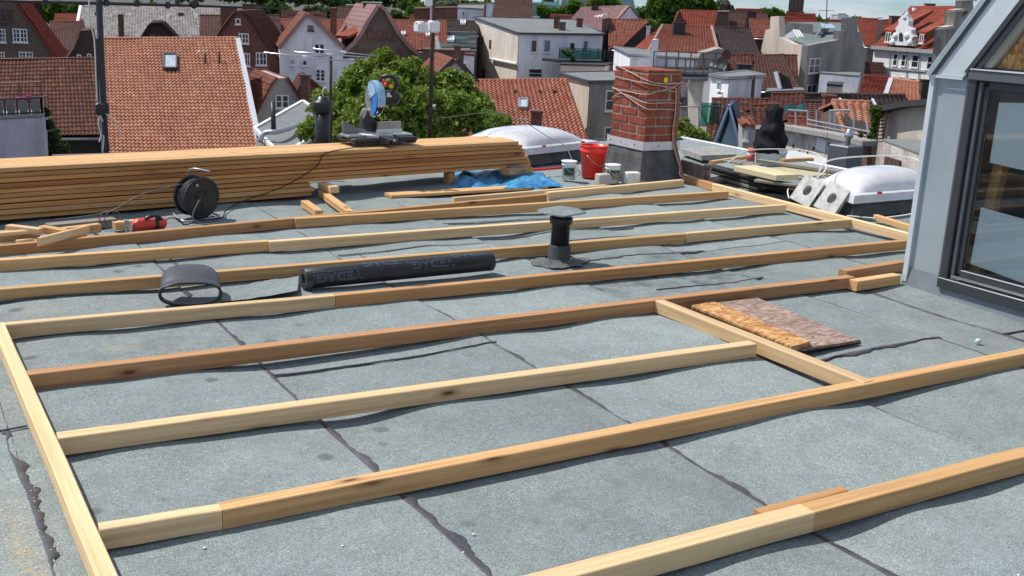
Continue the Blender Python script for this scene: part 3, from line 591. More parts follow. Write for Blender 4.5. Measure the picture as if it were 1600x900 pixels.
# lifted felt strip right of the cowl
mb=MB(); mb.grid(lambda u,v:(lambda q:q+V(0,0,max(rz(q.x,q.y),-.01)+.012+.03*u*u*(1-v)+.012*abs(noise.noise(V(q.x*9,q.y*7,0)))))(onz(345+120*u+6*math.sin(u*9)*v,(472-8*u)*(1-v)+(452-14*u-10*u*u)*v)),30,6); obj('felt_flap',mb,FELT,roof)
# --- roll of felt
def roll():
    A=onz(480,461);B=onz(770,433); A=V(1.79,4.93,.058);B=V(2.86,4.955,.058); d=(B-A).normalized(); rad=.052; L=(B-A).length
    t=thing('felt_roll','black roll of roofing felt printed with upside down outlined letters','felt roll',((A.x+B.x)/2,A.y,0))
    mb=MB(); vs=[];fs=[];n=40;sy=d.cross(V(0,0,1)).normalized() # toward viewer (-Y)
    up=V(0,0,1)
    def P(s,a,r): return A+d*s+(sy*math.cos(a)+up*math.sin(a))*r
    for i,s in enumerate((0,.002,.2,.5,.8,L-.002,L)):
        for k in range(n):
            a=2*math.pi*k/n; vs.append(P(s,a,rad-(.002 if i in(0,6) else 0)+.0008*noise.noise(V(s*9,a*2,0))))
    for i in range(6):
        for k in range(n): fs.append((i*n+k,i*n+(k+1)%n,(i+1)*n+(k+1)%n,(i+1)*n+k))
    mb.add(vs,fs); obj('outer_layer',mb,BLKP,t,smooth=True)
    # spiral layers at both ends
    for s,sg,nm in((0,-1,'end'),(L,1,'end')):
        e=MB(); vs=[];fs=[];m_=260
        for i in range(m_+1):
            a=i/m_*2*math.pi*5; r=.022+(rad-.0235)*i/m_; off=.004*noise.noise(V(a*.7,s,1))
            vs+= [P(s+sg*(.002+off),a,r),P(s+sg*(.002+off),a,r+.0038),P(s-sg*.03,a,r+.0038)]
        for i in range(m_): k=i*3; fs+=[(k,k+1,k+4,k+3),(k+1,k+2,k+5,k+4)]
        e.add(vs,fs); obj('rolled_edge',e,FELT2,t)
    obj('tie_wire',MB().tube(spline([P(L,.9,rad),P(L+.02,.7,.05),P(L+.035,.4,.04),P(L+.02,.2,.035),P(L,.3,.03)],6),.002,5),MET,t)
    PR=plain('faded_blue_print',(.14,.185,.24),.5,0,.2,40,0)
    for s0,a0 in((.16,R(12)),(.685,R(36)),(.42,R(76)),(.93,R(84))):
        def fn(c,s0=s0,a0=a0): return P(s0-c.x*1.3,a0-c.y/rad+.0,rad+.0012+c.z*.3)
        text_mesh('VEDAG.',.058,PR,fn,t,outline=.0010)
        for dy in(-.027,-.034):
            f2=MB(); f2.tube([fn(V(-.08+.18*k/10,dy+(.004 if dy<-.03 else 0),0)) for k in range(11)],.0007,4); obj('print_underline',f2,PR,t)
roll()
# --- cable reel
def reel():
    c=V(1.775,6.85,.138); t=thing('cable_reel','black cable reel with tubular handle, leaning against the lumber stack','cable reel',(c.x,c.y,0))
    ax=V(.36,-.93,-.05).normalized()
    for s,nm,r in((.055,'flange',.135),(-.055,'flange',.132)):
        obj(nm,MB().lathe([(0,-.004),(r-.006,-.004),(r,0),(r-.004,.006),(r-.015,.008),(r-.02,.004),(.05,.004),(.045,.012),(0,.012)],c+ax*s,40,ax),BLKP,t,smooth=False)
    obj('drum',MB().lathe([(.085,-.05),(.085,.05)],c,30,ax),BLKP,t)
    mb=MB(); q=Vector((0,0,1)).rotation_difference(ax).to_matrix(); pts=[]
    for i in range(280):
        a=i*.2; s=-.045+.09*((i/280*2.0)%1); r=.094+.012*(i>140)+.003*noise.noise(V(i*.1,0,0)); pts.append(c+q@V(r*math.cos(a),r*math.sin(a),s))
    mb.tube(pts,.005,5); obj('wound_cable',mb,CAB,t,smooth=True)
    s1=ax.cross(V(0,0,1)).normalized(); u=s1.cross(ax); 
    fr=MB(); bl=[c-ax*.085+s1*-.09-u*.125,c-ax*.085+s1*-.12+u*.0,c-ax*.08-s1*.06+u*.13,c-ax*.02-s1*.0+u*.16,c-ax*.02+V(0,0,.185),c+ax*.02+V(.04,0,.185),c+ax*.07+V(.09,0,.178)]
    def zz(p,z): return V(p.x,p.y,z)
    fr.tube(spline([c-ax*.07+V(0,0,.05),c-ax*.08+V(0,0,.13),c-ax*.05+V(.0,0,.165),c+V(.01,0,.175),c+ax*.05+V(.06,0,.165)],6),.0065,8); obj('handle',fr,MET,t,smooth=True)
    f3=MB(); f3.tube(spline([zz(c-ax*.07-s1*.1,.10),zz(c-ax*.05-s1*.13,.02),zz(c+ax*.09-s1*.1,.009),zz(c+ax*.1+s1*.1,.009),zz(c+ax*.06+s1*.16,.012),zz(c-ax*.08+s1*.12,.03)],6),.007,8); obj('stand',f3,MET,t,smooth=True)
    for a in(.3,2.4,4.5): obj('socket',MB().lathe([(.016,0),(.014,.006),(0,.007)],c+ax*.065+(s1*math.cos(a)+u*math.sin(a))*.035,14,ax),METD,t)
    obj('knob',MB().lathe([(.008,0),(.008,.02),(0,.022)],c+ax*.06+s1*.05+u*.09,10,ax),MET,t)
    obj('cable',MB().tube(spline([c+ax*.07+s1*.02+u*.01,c+ax*.13+s1*.08+u*.0,zz(c+ax*.15+s1*.14,.05),zz(c+ax*.2+s1*.12,.012),zz(c+ax*.3+s1*.05,.008)],8),.004,6),CAB,t,smooth=True)
    obj('cable',MB().tube(spline([c-s1*.05+u*.105,V(1.45,6.85,.17),V(1.25,6.86,.07),V(1.0,6.9,.03),V(.85,6.95,.02)],8),.0045,6),CAB,t,smooth=True)
reel()
obj('saw_cable',MB().tube(spline([sp(2.6,.05,.345),sp(2.4,.0,.338),sp(2.2,-.015,.31),sp(2.12,-.03,.22),sp(1.85,-.05,.1),sp(1.55,-.08,.03),V(2.0,6.98,.012),V(1.9,6.75,.012),V(1.7,6.72,.012)],8),.0042,6),CABB,smooth=True,label='black power cable hanging from the mitre saw down the front of the lumber stack',cat='cable')
obj('cable_coil',MB().tube([V(1.19+.055*math.cos(a)+.004*a,6.63+.01*math.sin(a*.5),.062+.055*math.sin(a)) for a in [i*.2 for i in range(62)]],.003,6),CAB,smooth=True,label='small upright coil of grey cable between the scraps and the red tool',cat='cable')
# --- red jigsaw-like tool
def tool():
    t=thing('power_tool','small red and black electric hand tool lying on its side by the scrap wood','power tool',(1.40,6.53,0)); M=rot(.35,(1.40,6.53,.045))
    mb=MB(M); mb.tube(spline([(-.10,0,.0),(-.05,0,.006),(.03,0,.0),(.09,0,-.004),(.115,0,-.006)],5),[.025]*3+[.036]*6+[.034]*6+[.032]*5+[.02],12); obj('housing',mb,REDT,t,smooth=True)
    g=MB(M); g.tube(spline([(-.03,-.02,.035),(.0,-.03,.05),(.05,-.025,.045),(.08,-.02,.02)],5),.011,8); obj('grip',g,BLKP,t,smooth=True)
    s=MB(M); s.cbox((-.135,-.03,-.045),(-.125,.03,.04),.002); s.bar((-.125,0,0),(-.1,0,0),.02,.02); obj('base_plate',s,ALU,t)
    obj('blade',MB(M).box((-.15,-.004,-.04),(-.136,-.002,.005)),MET,t); obj('vent_band',MB(M).lathe([(.0365,-.012),(.0375,0),(.0365,.012)],(.045,0,-.002),16,(1,0,0)),BLKP,t,smooth=True)
    obj('power_lead',MB().tube(spline([M@V(.1,0,0),M@V(.15,-.01,.02),V(1.60,6.58,.05),V(1.63,6.6,.012),V(1.72,6.68,.01)],6),.004,6),CABB,t,smooth=True)
tool()
# --- buckets
def bucket(name,label,px,py,r0,r1,h,mat,lid=None,band=None,handle=True,inner=None,y=None):
    p=onz(px,py); t=thing(name,label,'bucket',(p.x,p.y,0)); c=(p.x,p.y,.004); w=.004
    prof=[(0,0),(r0,0),(r0+(r1-r0)*.75,h*.78),(r1+.004,h*.8),(r1+.004,h*.84),(r1,h*.85),(r1,h*.97),(r1+.006,h*.98),(r1+.006,h),(r1-w,h)]
    if not lid: prof+=[(r1-w*1.5,h*.8),(r0-w,.01),(0,.01)]
    obj('body',MB().lathe(prof,c,36),mat,t,smooth=True)
    if lid: obj('lid',MB().lathe([(r1+.008,h*.96),(r1+.009,h+.004),(r1-.002,h+.006),(r1-.008,h-.001),(0,h-.001)],c,36),lid,t,smooth=True)
    if band:
        n=26
        for (a0,a1,z0,z1,mt) in band:
            mb=MB(); vs=[];fs=[]
            for i in range(n+1):
                a=R(a0+(a1-a0)*i/n)
                for z in(z0,z1): rr=r0+(r1-r0)*.75*(z/.78)+.0015; vs.append((c[0]+rr*math.cos(a),c[1]+rr*math.sin(a),c[2]+h*z))
            for i in range(n): fs.append((i*2,i*2+2,i*2+3,i*2+1))
            mb.add(vs,fs); obj('printed_band',mb,mt,t,smooth=True)
    if handle:
        a=R(-150); b=R(-20); pts=[]
        for i in range(13):
            u=i/12; an=a+(b-a)*u; rr=r1+.012; pts.append((c[0]+rr*math.cos(an),c[1]+rr*math.sin(an),c[2]+h*(.72-.32*math.sin(math.pi*u))))
        obj('handle',MB().tube(pts,.0025,6),MET,t,smooth=True)
    return t
bucket('paint_bucket','small white lidded paint bucket with dark green label, left of the red bucket',888,281,.056,.060,.155,WHP,WHP,[(-170,-75,.28,.68,GRN),(-168,-77,.2,.275,TANP)])
bucket('mortar_bucket','large open red plastic bucket standing by the chimney',925,277,.092,.116,.275,REDP,None,[(-70,-30,.2,.5,TANP)])
bucket('paint_bucket','small white lidded paint bucket with green and tan label behind the bricks',956,286,.056,.060,.15,WHP,WHP,[(-175,-40,.42,.74,GRN),(-130,-60,.2,.6,TANP)],handle=True)
def rough_block(name,label,p,s,ang,mat,cat='brick',z=.004):
    t=MB(rot(ang,(p.x,p.y,z))); vs=[];n=6
    cb=MB(); cb.cbox((-s[0]/2,-s[1]/2,0),(s[0]/2,s[1]/2,s[2]),.006); 
    for v in cb.v: v+=Vector([.003*noise.noise(v*50+Vector((k*7,p.x,0))) for k in range(3)])
    t.add(cb.v,cb.f); return obj(name,t,mat,label=label,cat=cat)
rough_block('brick','rough greyish brick standing between the red bucket and the right paint bucket',onz(941,289),(.12,.07,.09),.1,plain('pale_tan_brick',(.5,.45,.38),.9,0,.25,40,.6),'brick')
rough_block('brick','clean white block right of the green labelled paint bucket',onz(987,288),(.12,.08,.1),-.25,CONC,'brick')
rough_block('brick','thin white block leaning on the clean white one',onz(974,287),(.02,.09,.09),-.25,CONC,'brick')
# --- tarp, sack, red pole
def cloth(name,pts,label,cat,mat,hh=.06,seed=1,nu=34,nv=16,zb=.004,f=9):
    P=[onz(x,y) for x,y in pts]; mb=MB()
    def fn(u,v):
        q=P[0].lerp(P[1],u).lerp(P[3].lerp(P[2],u),v); e=min(1,min(u,1-u,v,1-v)*7)
        k=noise.noise(V(q.x*f,q.y*f,seed))+.6*abs(noise.noise(V(q.x*f*2.3,q.y*f*2.1,seed+4)))
        q=q+V(.05*noise.noise(V(u*4,v*4,seed)),.05*noise.noise(V(u*4,v*4,seed+9)),0); q.z=max(0,rz(q.x,q.y))+zb+e*hh*max(0.05,.55+k); return q
    mb.grid(fn,nu,nv); return obj(name,mb,mat,label=label,cat=cat,smooth=True)
cloth('tarpaulin',[(700,294),(846,301),(850,270),(704,271)],'crumpled blue tarpaulin spilling out from under the lumber stack','tarpaulin',TARP,.06,1,34,16,.004,6)
cloth('tarpaulin',[(785,301),(882,296),(860,284),(800,279)],'lighter blue crumpled end of the tarpaulin lying over the plank','tarpaulin',TARP,.04,5,26,12,.03,8)
sk=MB(); q=onz(803,283); sk.grid(lambda u,v:(lambda a,b:V(q.x+.12*math.cos(a)*math.sin(b)*(1+.2*noise.noise(V(a,b,0))),q.y+.08*math.sin(a)*math.sin(b),.065+.07*math.cos(b)*(1+.3*noise.noise(V(a*1.5,b*2,3)))))(u*2*math.pi,v*math.pi),28,14); obj('sack',sk,SACK,smooth=True,label='slumped grey sack under the right end of the lumber stack',cat='sack')
obj('pole',MB().tube([onz(790,269,.05),onz(880,262,.05)],.012,10),REDP,smooth=True,label='thin red pole lying behind the blue tarpaulin',cat='pole')
# --- dome skylights
def skylight(name,label,corner,ax_,ay_,zr,hd,curbm,ins=.06):
    """corner: near-left corner of curb; ax_, ay_: edge vectors"""
    c=Vector(corner);c.z=0;A=Vector(ax_);B=Vector(ay_); t=thing(name,label,'skylight',(c+A/2+B/2))
    a=A.normalized();b=B.normalized(); P=lambda u,v,z:c+A*u+B*v+V(0,0,z)
    obj('curb',MB().hexa([c-a*.04-b*.04,c+A+a*.04-b*.04,c+A+B+a*.04+b*.04,c+B-a*.04+b*.04]+[P(0,0,zr-.02),P(1,0,zr-.02),P(1,1,zr-.02),P(0,1,zr-.02)]),curbm,t)
    o=.05; cc=[c-a*o-b*o,c+A+a*o-b*o,c+A+B+a*o+b*o,c+B-a*o+b*o]
    rim=MB(); rim.hexa([p+V(0,0,zr-.035) for p in cc]+[p+V(0,0,zr+.025)+(c+A/2+B/2-p).normalized()*.02 for p in cc]); obj('rim',rim,DOME,t)
    mb=MB()
    def fn(u,v):
        e=ins; x=e+(1-2*e)*u; y=e+(1-2*e)*v; f=max(0,(1-abs(2*u-1)**3.2))*max(0,(1-abs(2*v-1)**3.2)); return P(x,y,zr+.024+hd*f**.62)
    mb.grid(fn,30,30); obj('dome',mb,DOME,t,smooth=True)
    cm=plain('dark_red_clip',(.35,.02,.03),.5)
    for u in(.22,.78): q=P(u,-.02,zr+.026)-b*.03; obj('clip',MB().box(q-V(.014,.012,.0),q+V(.014,.012,.014)),cm,t)
    return t
q=onz(1335,312,.145)+V(.07,.06,0); skylight('dome_skylight','milky domed skylight on a black curb behind the pale concrete blocks',q,V(1.08,.04,0),V(.2,.62,0),.145,.135,FELT2)
q=onz(800,262,.15); skylight('dome_skylight','large milky domed skylight behind the right end of the lumber stack',V(5.12,8.36,0),V(1.0,.34,0),V(-.3,.75,0),.14,.125,FELT2)
obj('cable_on_dome',MB().tube(spline([V(4.6,9.0,.37),V(5.2,8.9,.42),V(5.45,8.45,.24),V(5.45,8.2,.2),V(5.35,7.9,.1),V(5.25,7.75,.02)],8),.004,6),CAB,smooth=True,label='thin grey cable draped over the left dome skylight',cat='cable')
# --- two pale concrete blocks with a hole
def block_hole(label,base,lean,yaw):
    t=thing('concrete_block',label,'block',base,'pale hollow blocks leaning beside the right dome'); M=Matrix.Translation(base)@Matrix.Rotation(R(-64),4,'Z')@Matrix.Rotation(R(20),4,'Y')@Matrix.Rotation(R(-34),4,'X')
    w,h,d=.165,.235,.11; n=24; mb=MB(M); vs=[];fs=[]
    # face with oval hole (front y=0 and back y=d)
    for y in(0,d):
        for k in range(n):
            a=2*math.pi*k/n; vs.append((.03*math.cos(a),y,h*.5+.045*math.sin(a)))
        for k in range(n):
            a=2*math.pi*k/n; c,s=math.cos(a),math.sin(a); m_=max(abs(c),abs(s)); vs.append((w/2*c/m_,y,h/2+h/2*s/m_))
    for o in(0,2*n):
        for k in range(n): fs.append((o+k,o+(k+1)%n,o+n+(k+1)%n,o+n+k))
    for k in range(n): fs.append((k,2*n+k,2*n+(k+1)%n,(k+1)%n)); fs.append((n+k,n+(k+1)%n,3*n+(k+1)%n,3*n+k))
    mb.add(vs,fs); obj('block_body',mb,CONC,t)
    obj('hole_filling',MB(M).box((-.033,d*.45,h*.38),(.033,d*.5,h*.72)),SLAB,t)
block_hole('left one of the two pale hollow concrete blocks leaning by the right dome',onz(1253,323)+V(-.06,-.02,.04),-.35,-.45)
block_hole('right one of the two pale hollow concrete blocks leaning by the right dome',onz(1291,336)+V(-.06,-.02,.04),-.35,-.45)
obj('white_cable',MB().tube(spline([V(6.3,5.9,.12),V(6.35,5.95,.3),V(6.6,6.0,.36),V(7.0,5.75,.40),V(7.0,5.5,.36),V(6.75,5.25,.25),V(6.55,5.1,.12),V(6.35,5.3,.03),V(6.2,5.5,.015)],8),.006,6),CABW,smooth=True,label='white cable looping over the right dome skylight',cat='cable')
obj('white_cable',MB().tube(spline([V(6.3,6.95,.2),V(6.8,7.2,.26),V(7.3,7.0,.26),V(7.1,6.6,.2),V(6.7,6.3,.16),V(6.35,6.25,.1),V(6.2,6.1,.03)],8),.006,6),CABW,smooth=True,label='white cable curling across the dark scrap boards',cat='cable')
# --- concrete slab, orange can, white bucket with bag
mb=MB(); P=[onz(*a,.075) for a in((1064,232),(1096,243),(1153,241),(1112,228))]; mb.prism([p-V(0,0,.05) for p in P],(0,0,.05)); obj('paving_slab',mb,SLAB,label='grey square slab lying flat on the felt right of the chimney',cat='slab')
p=onz(1172,256); t=thing('sealant_can','small white can with red print and orange cap beside the big white bucket','can',(p.x,p.y,0))
obj('body',MB().lathe([(0,.01),(.036,.01),(.038,.02),(.038,.11),(.03,.125)],(p.x,p.y,0),20),WHP,t,smooth=True); obj('cap',MB().lathe([(.037,.112),(.04,.115),(.04,.148),(.034,.155),(0,.155)],(p.x,p.y,0),20),ORP,t,smooth=True); obj('print',MB().lathe([(.0388,.03),(.0388,.095)],(p.x,p.y,0),20),plain('red_print',(.5,.1,.08),.5,0,.5,90,0),t,smooth=True)
t=bucket('white_tub','large white plastic tub stuffed with a black bin bag',1203,258,.135,.155,.165,WHP,None,None,False)
q=V(t.location.x-.02,t.location.y,.16); mb=MB()
def bagf(u,v):
    a=u*2*math.pi; z=v*.42; r=(.135*(1-v)**.35*(.75+.35*math.sin(v*5.5+.5)) if v<1 else 0); r=.15 if v<.12 else .15*(1-.5*v)*(1+.12*math.sin(v*7))*(1 if v<.9 else (1.02-v)*7)
    k=1+.32*noise.noise(V(math.cos(a)*1.6,math.sin(a)*1.6,v*5)); return V(q.x+r*k*math.cos(a)-.0*v,q.y+r*k*math.sin(a),q.z+z*1.12-.03+.02*noise.noise(V(a*2,v*9,2)))
mb.grid(bagf,36,26); mb.f.append([26*37+i for i in range(36)]); mb.uv.append(None); obj('bin_bag',mb,BAG,smooth=True,label='black bin bag bulging upright out of the white tub',cat='bag')
# --- scrap boards at the right
G4='old boards piled between chimney and right dome'
for k,(a,b,z,w,h,mt,lb) in enumerate([((1064,249),(1108,262),.14,.02,.12,OSB_G,'upright weathered chipboard edge right of the chimney'),((1100,257),(1300,312),.10,.12,.02,W_D,'long dark board at the front of the scrap pile'),((1098,264),(1240,303),.06,.14,.02,W_D,'lower dark board under the front one'),
    ((1110,282),(1148,277),.03,.05,.03,OSB_G,'short broken chipboard bit before the dark boards'),((1120,275),(1182,293),.03,.06,.025,W_G,'grey lath under the dark boards'),((1147,259),(1213,274),.19,.24,.045,W_Y,'thick yellowish insulation board on the scrap pile'),
    ((1178,281),(1245,289),.13,.12,.02,W_G,'greyish splintered board end on the scrap pile'),((1183,249),(1310,267),.19,.07,.025,W_G,'long grey plank across the back of the scrap pile'),((1225,249),(1272,247),.17,.06,.03,W_M,'short fresh batten lying on the rear plank'),((1115,252),(1168,244),.1,.05,.03,W_M,'pale batten at the back beside the orange capped can'),
    ((1200,262),(1262,275),.155,.3,.012,W_Y,'thin pale sheet behind the insulation board'),((1260,262),(1330,285),.12,.25,.02,W_D,'broad dark board under the rear planks'),((1130,250),(1170,258),.17,.18,.015,W_G,'grey board end beside the insulation board')]):
    timber('scrap_board',onz(*a,z),onz(*b,z),w,h,mt,lb,'board',G4,seg=2)
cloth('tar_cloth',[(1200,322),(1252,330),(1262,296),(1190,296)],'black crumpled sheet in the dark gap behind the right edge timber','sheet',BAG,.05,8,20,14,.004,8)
# --- small grey box vent with cowl near far edge
p=ony(1303,262,7.6); x,y=p.x,p.y
b0=onx(1318,262,8.9); t=thing('box_vent','square grey roof vent box with little cowl, beyond the roof edge','vent box',(b0.x,b0.y,-.4)); obj('box',MB(rot(.1,(b0.x,b0.y,0))).cbox((-.13,-.13,-.5),(.13,.13,.15),.01),ANTHL,t); obj('cowl',MB().lathe([(.025,.13),(.025,.22),(.045,.225),(.05,.26),(.03,.28),(.03,.31),(0,.32)],(b0.x+.02,b0.y,0),16),MET,t,smooth=True)
obj('vent_support',MB().box((b0.x-.5,b0.y-.5,GZ),(b0.x+.6,b0.y+.7,-.45)),FLATD,t)
# --- dark vent with cap, masts, aerial behind the stack
p=onz(503,232); x,y=3.55,8.95; p=ony(504,190,8.95); x=p.x
t=thing('flue_pipe','thick black flue pipe with wide round cap behind the lumber stack','flue pipe',(x,y,0))
obj('pipe',MB().lathe([(.065,0),(.065,.46)],(x,y,0),28),BLKP,t,smooth=True); zt=ony(503,152,8.95).z
obj('cap',MB().lathe([(.07,zt-.13),(.084,zt-.12),(.088,zt-.05),(.082,zt-.035),(.05,zt-.02),(.045,zt+.005),(0,zt+.01)],(x,y,0),28),BLKP,t,smooth=True)
def pole(name,label,cat,px,py0,py1,y,r,mat,zbot=0,n=10):
    A=ony(px,py0,y); t=thing(name,label,cat,(A.x,y,zbot)); obj('mast',MB().tube([(A.x,y,zbot),(A.x,y,A.z)],r,n),mat,t,smooth=True); return t,A
t,A=pole('television_aerial','rusty mast carrying a horizontal three element aerial behind the lumber stack','aerial',517,84,200,9.5,.014,RUST)
def yrod(a,b,r,nm,mat,yy): obj(nm,MB().tube([ony(*a,yy),ony(*b,yy)],r,6),mat,t,smooth=True)
yrod((412,82),(549,96),.0055,'element',ALU,9.2); yrod((460,81),(579,90),.0055,'element',ALU,9.5); yrod((489,76),(592,88),.0055,'element',ALU,9.8)
obj('boom',MB().tube([ony(476,89,9.2),ony(515,86,9.5),ony(537,82,9.8)],.007,6),MET,t,smooth=True)
for q,yy in(((476,89),9.2),((515,86),9.5),((537,82),9.8)): p=ony(*q,yy); obj('clamp',MB().cbox(p-V(.02,.015,.012),p+V(.02,.015,.014),.003),WHP,t)
p=ony(512,145,9.5); obj('cable_loop',MB().tube([p+V(-.02+.03*math.cos(a),0,.05*math.sin(a)) for a in [i*.3 for i in range(15)]],.005,6),CABW,t,smooth=True)
t,A=pole('antenna_mast','dark rusty mast with two white plastic boxes, right of the mitre saw','mast',679,-60,210,9.7,.021,RUST)
def wbox(a,b,yy,nm,d=.06):
    P=ony(*a,yy);Q=ony(*b,yy); obj(nm,MB().cbox((min(P.x,Q.x),yy-d,min(P.z,Q.z)),(max(P.x,Q.x),yy+d,max(P.z,Q.z)),.012),WHP,t)
wbox((650,35),(665,51),9.55,'round_box'); wbox((670,32),(685,51),9.55,'square_box',.04)
obj('round_box_lid',MB().lathe([(.052,0),(.056,.012),(.03,.022),(0,.024)],ony(657,37,9.55),20),WHP,t,smooth=True)
wbox((664,-8),(675,10),9.6,'grey_panel',.02); obj('side_rod',MB().tube([ony(674,-40,9.6),ony(673,36,9.6)],.008,6),MET,t); obj('bracket',MB().tube([ony(660,42,9.6),ony(682,41,9.6)],.008,6),MET,t)
obj('hanging_flap',MB().prism([ony(681,58,9.6),ony(684,56,9.6),ony(689,76,9.6),ony(682,77,9.6)],(0,.01,0)),WHP,t); obj('pole_ties',MB().lathe([(.024,-.01),(.024,.01)],ony(677,165,9.7),10),WHP,t)
# left double mast with long horizontal boom
x=None; A=ony(149,-60,9.9); B=ony(168,245,9.9); xx=ony(160,120,9.9).x
t=thing('antenna_mast','thick black mast with a long horizontal boom and loose cables, at the upper left','mast',(xx,9.9,-3.0))
obj('mast',MB().tube([(xx,9.9,-3),(xx,9.9,3.0)],.026,12),METD,t,smooth=True); obj('tall_tube',MB().tube([ony(158,98,9.95),ony(153,-80,9.95)],.026,10),METD,t,smooth=True)
obj('stay_tube',MB().tube([ony(152,60,9.85),ony(168,235,9.85)],.018,8),METD,t)
obj('boom',MB().tube([ony(-40,0,9.9),ony(150,5,9.9),ony(305,9,9.9),ony(445,14,9.9)],[.014,.014,.012,.006],8),METD,t,smooth=True)
for px,py in((166,4),(214,5),(262,8),(277,5),(303,6),(70,3)): p=ony(px,py,9.9); obj('boom_clamp',MB().cbox(p-V(.018,.02,.03),p+V(.018,.02,.03),.004),METD,t)
p=ony(303,5,9.9); obj('boom_end',MB().lathe([(0,-.05),(.04,-.03),(.045,0),(.035,.03),(0,.045)],p,16),METD,t,smooth=True)
p=ony(160,170,9.85); obj('junction_clamp',MB().cbox(p-V(.06,.04,.05),p+V(.05,.04,.05),.01),METD,t)
for pts in([(140,-10),(139,30),(147,60),(150,120),(152,160)],[(161,190),(156,182),(154,195),(158,210),(155,222)],[(166,178),(180,190),(186,205),(188,215)],[(158,212),(162,215),(160,240)]): obj('loose_cable',MB().tube(spline([ony(*q,9.8) for q in pts],5),.006,5),CABW,t,smooth=True)
print('roof things done')
# --- mitre saw
def saw():
    c=sp(2.79,.22,.345); t=thing('mitre_saw','blue and black mitre saw with clear blade guard, standing on the lumber stack','mitre saw',c)
    M=Matrix.Translation(c)@Matrix.Rotation(R(5),4,'Z')@Matrix.Scale(1.03,4)
    obj('base',(MB(M)).cbox((-.26,-.13,.01),(.28,.16,.045),.01),METD,t)
    obj('foot',MB(M).cbox((-.24,-.12,-.001),(-.16,-.06,.012),.003),BLKP,t); obj('foot',MB(M).cbox((.2,-.12,-.001),(.27,-.06,.012),.003),BLKP,t); obj('foot',MB(M).cbox((.2,.08,-.001),(.27,.15,.012),.003),BLKP,t); obj('foot',MB(M).cbox((-.24,.08,-.001),(-.16,.15,.012),.003),BLKP,t)
    obj('turntable',MB(M).lathe([(.14,.045),(.14,.06),(.13,.066),(0,.066)],(0,.02,0),36),ALU,t,smooth=False)
    obj('table_wing',MB(M).cbox((-.27,-.06,.046),(-.135,.08,.062),.003),ALU,t); obj('table_wing',MB(M).cbox((.135,-.06,.046),(.27,.08,.062),.003),ALU,t)
    obj('angle_arm',MB(M).hexa([(-.04,-.26,.015),(.04,-.26,.015),(.05,-.1,.012),(-.05,-.1,.012),(-.035,-.26,.045),(.035,-.26,.045),(.045,-.1,.06),(-.045,-.1,.06)]),BLKP,t)
    obj('lock_knob',MB(M).lathe([(.02,0),(.024,.02),(.018,.045),(0,.05)],(0,-.26,.03),14,(0,-1,0)),BLKP,t,smooth=True)
    obj('fence',MB(M).prism([(-.25,.06,.063),(-.04,.06,.063),(-.06,.06,.085),(-.14,.06,.10),(-.25,.06,.16)],(0,.015,0)),plain('grey_cast_fence',(.22,.21,.22),.5,.3),t)
    obj('fence',MB(M).box((.04,.06,.085),(.24,.075,.14)),plain('pale_cast_fence',(.36,.34,.33),.5,.3),t); obj('fence_rail',MB(M).box((.03,.062,.064),(.25,.08,.083)),ALU,t)
    obj('tilt_bracket',MB(M).hexa([(-.06,.1,.03),(.06,.1,.03),(.06,.2,.03),(-.06,.2,.03),(-.04,.12,.2),(.04,.12,.2),(.03,.19,.22),(-.03,.19,.22)]),BLKP,t)
    obj('head_arm',MB(M).bar((0,.16,.18),(.0,.02,.32),.05,.05),BLKP,t)
    bc=V(-.02,-.0,.315); ax=V(-1,-.15,.0)
    obj('saw_blade',MB(M).lathe([(0,-.0012),(.123,-.0012),(.125,0),(.123,.0012),(0,.0012)],bc,48,ax),ALU,t)
    # upper guard (blue) two half shells
    def arc(r0_,r1_,a0,a1,x0,x1,n=24):
        mb=MB(M); vs=[];fs=[]
        for i in range(n+1):
            a=R(a0+(a1-a0)*i/n); y,z=math.cos(a),math.sin(a)
            for (r,x) in((r0_,x0),(r1_,x0),(r1_+.004,(x0+x1)/2),(r1_,x1),(r0_,x1)): vs.append((bc.x+x+y*r*.12,bc.y+y*r,bc.z+z*r))
        for i in range(n):
            for j in range(5): k=i*5; fs.append((k+j,k+(j+1)%5,k+5+(j+1)%5,k+5+j))
        fs.append(tuple(range(5))); fs.append(tuple(n*5+j for j in range(4,-1,-1))); mb.add(vs,fs); return mb
    obj('upper_guard',arc(.02,.135,55,200,-.03,.03),plain('silver_blue_guard',(.32,.5,.68),.25,.3,.1,10,.05,.6),t)
    obj('side_cover',arc(.0,.118,150,262,-.036,-.031),BLUP,t); obj('blue_cover',arc(.0,.105,60,150,-.04,-.034),plain('pale_blue_cover',(.35,.55,.78),.2,.1,.1,10,0,.6),t)
    obj('lower_guard',arc(.03,.13,200,400,-.024,-.018),glassm('smoky_guard',(.35,.33,.32)),t); obj('lower_guard_shell',arc(.02,.128,262,385,-.016,.02),plain('dull_brown_guard',(.1,.085,.075),.45,.3,.3,30,.05),t)
    obj('hub_bolt',MB(M).lathe([(.02,0),(.02,.012),(.012,.016),(0,.016)],bc+V(-.04,0,.02),16,ax),ALU,t); obj('guard_lever',MB(M).bar(bc+V(-.045,.0,0),bc+V(-.045,.09,-.14),.02,.008,V(1,0,0)),ALU,t)
    obj('dust_spout',MB(M).tube([bc+V(-.02,.11,-.09),bc+V(-.02,.14,-.13),bc+V(-.02,.15,-.16)],[.024,.026,.03],12),plain('grey_spout',(.2,.19,.17),.6),t,smooth=True)
    obj('motor',MB(M).lathe([(.03,-.01),(.055,0),(.057,.03),(.052,.12),(.055,.125),(.045,.15),(.0,.155)],bc+V(.03,-.01,.01),24,(1,-.05,.02)),BLKP,t,smooth=True)
    obj('motor_plate',MB(M).cbox(bc+V(.055,-.075,.02),bc+V(.10,-.06,.05),.002),ALU,t)
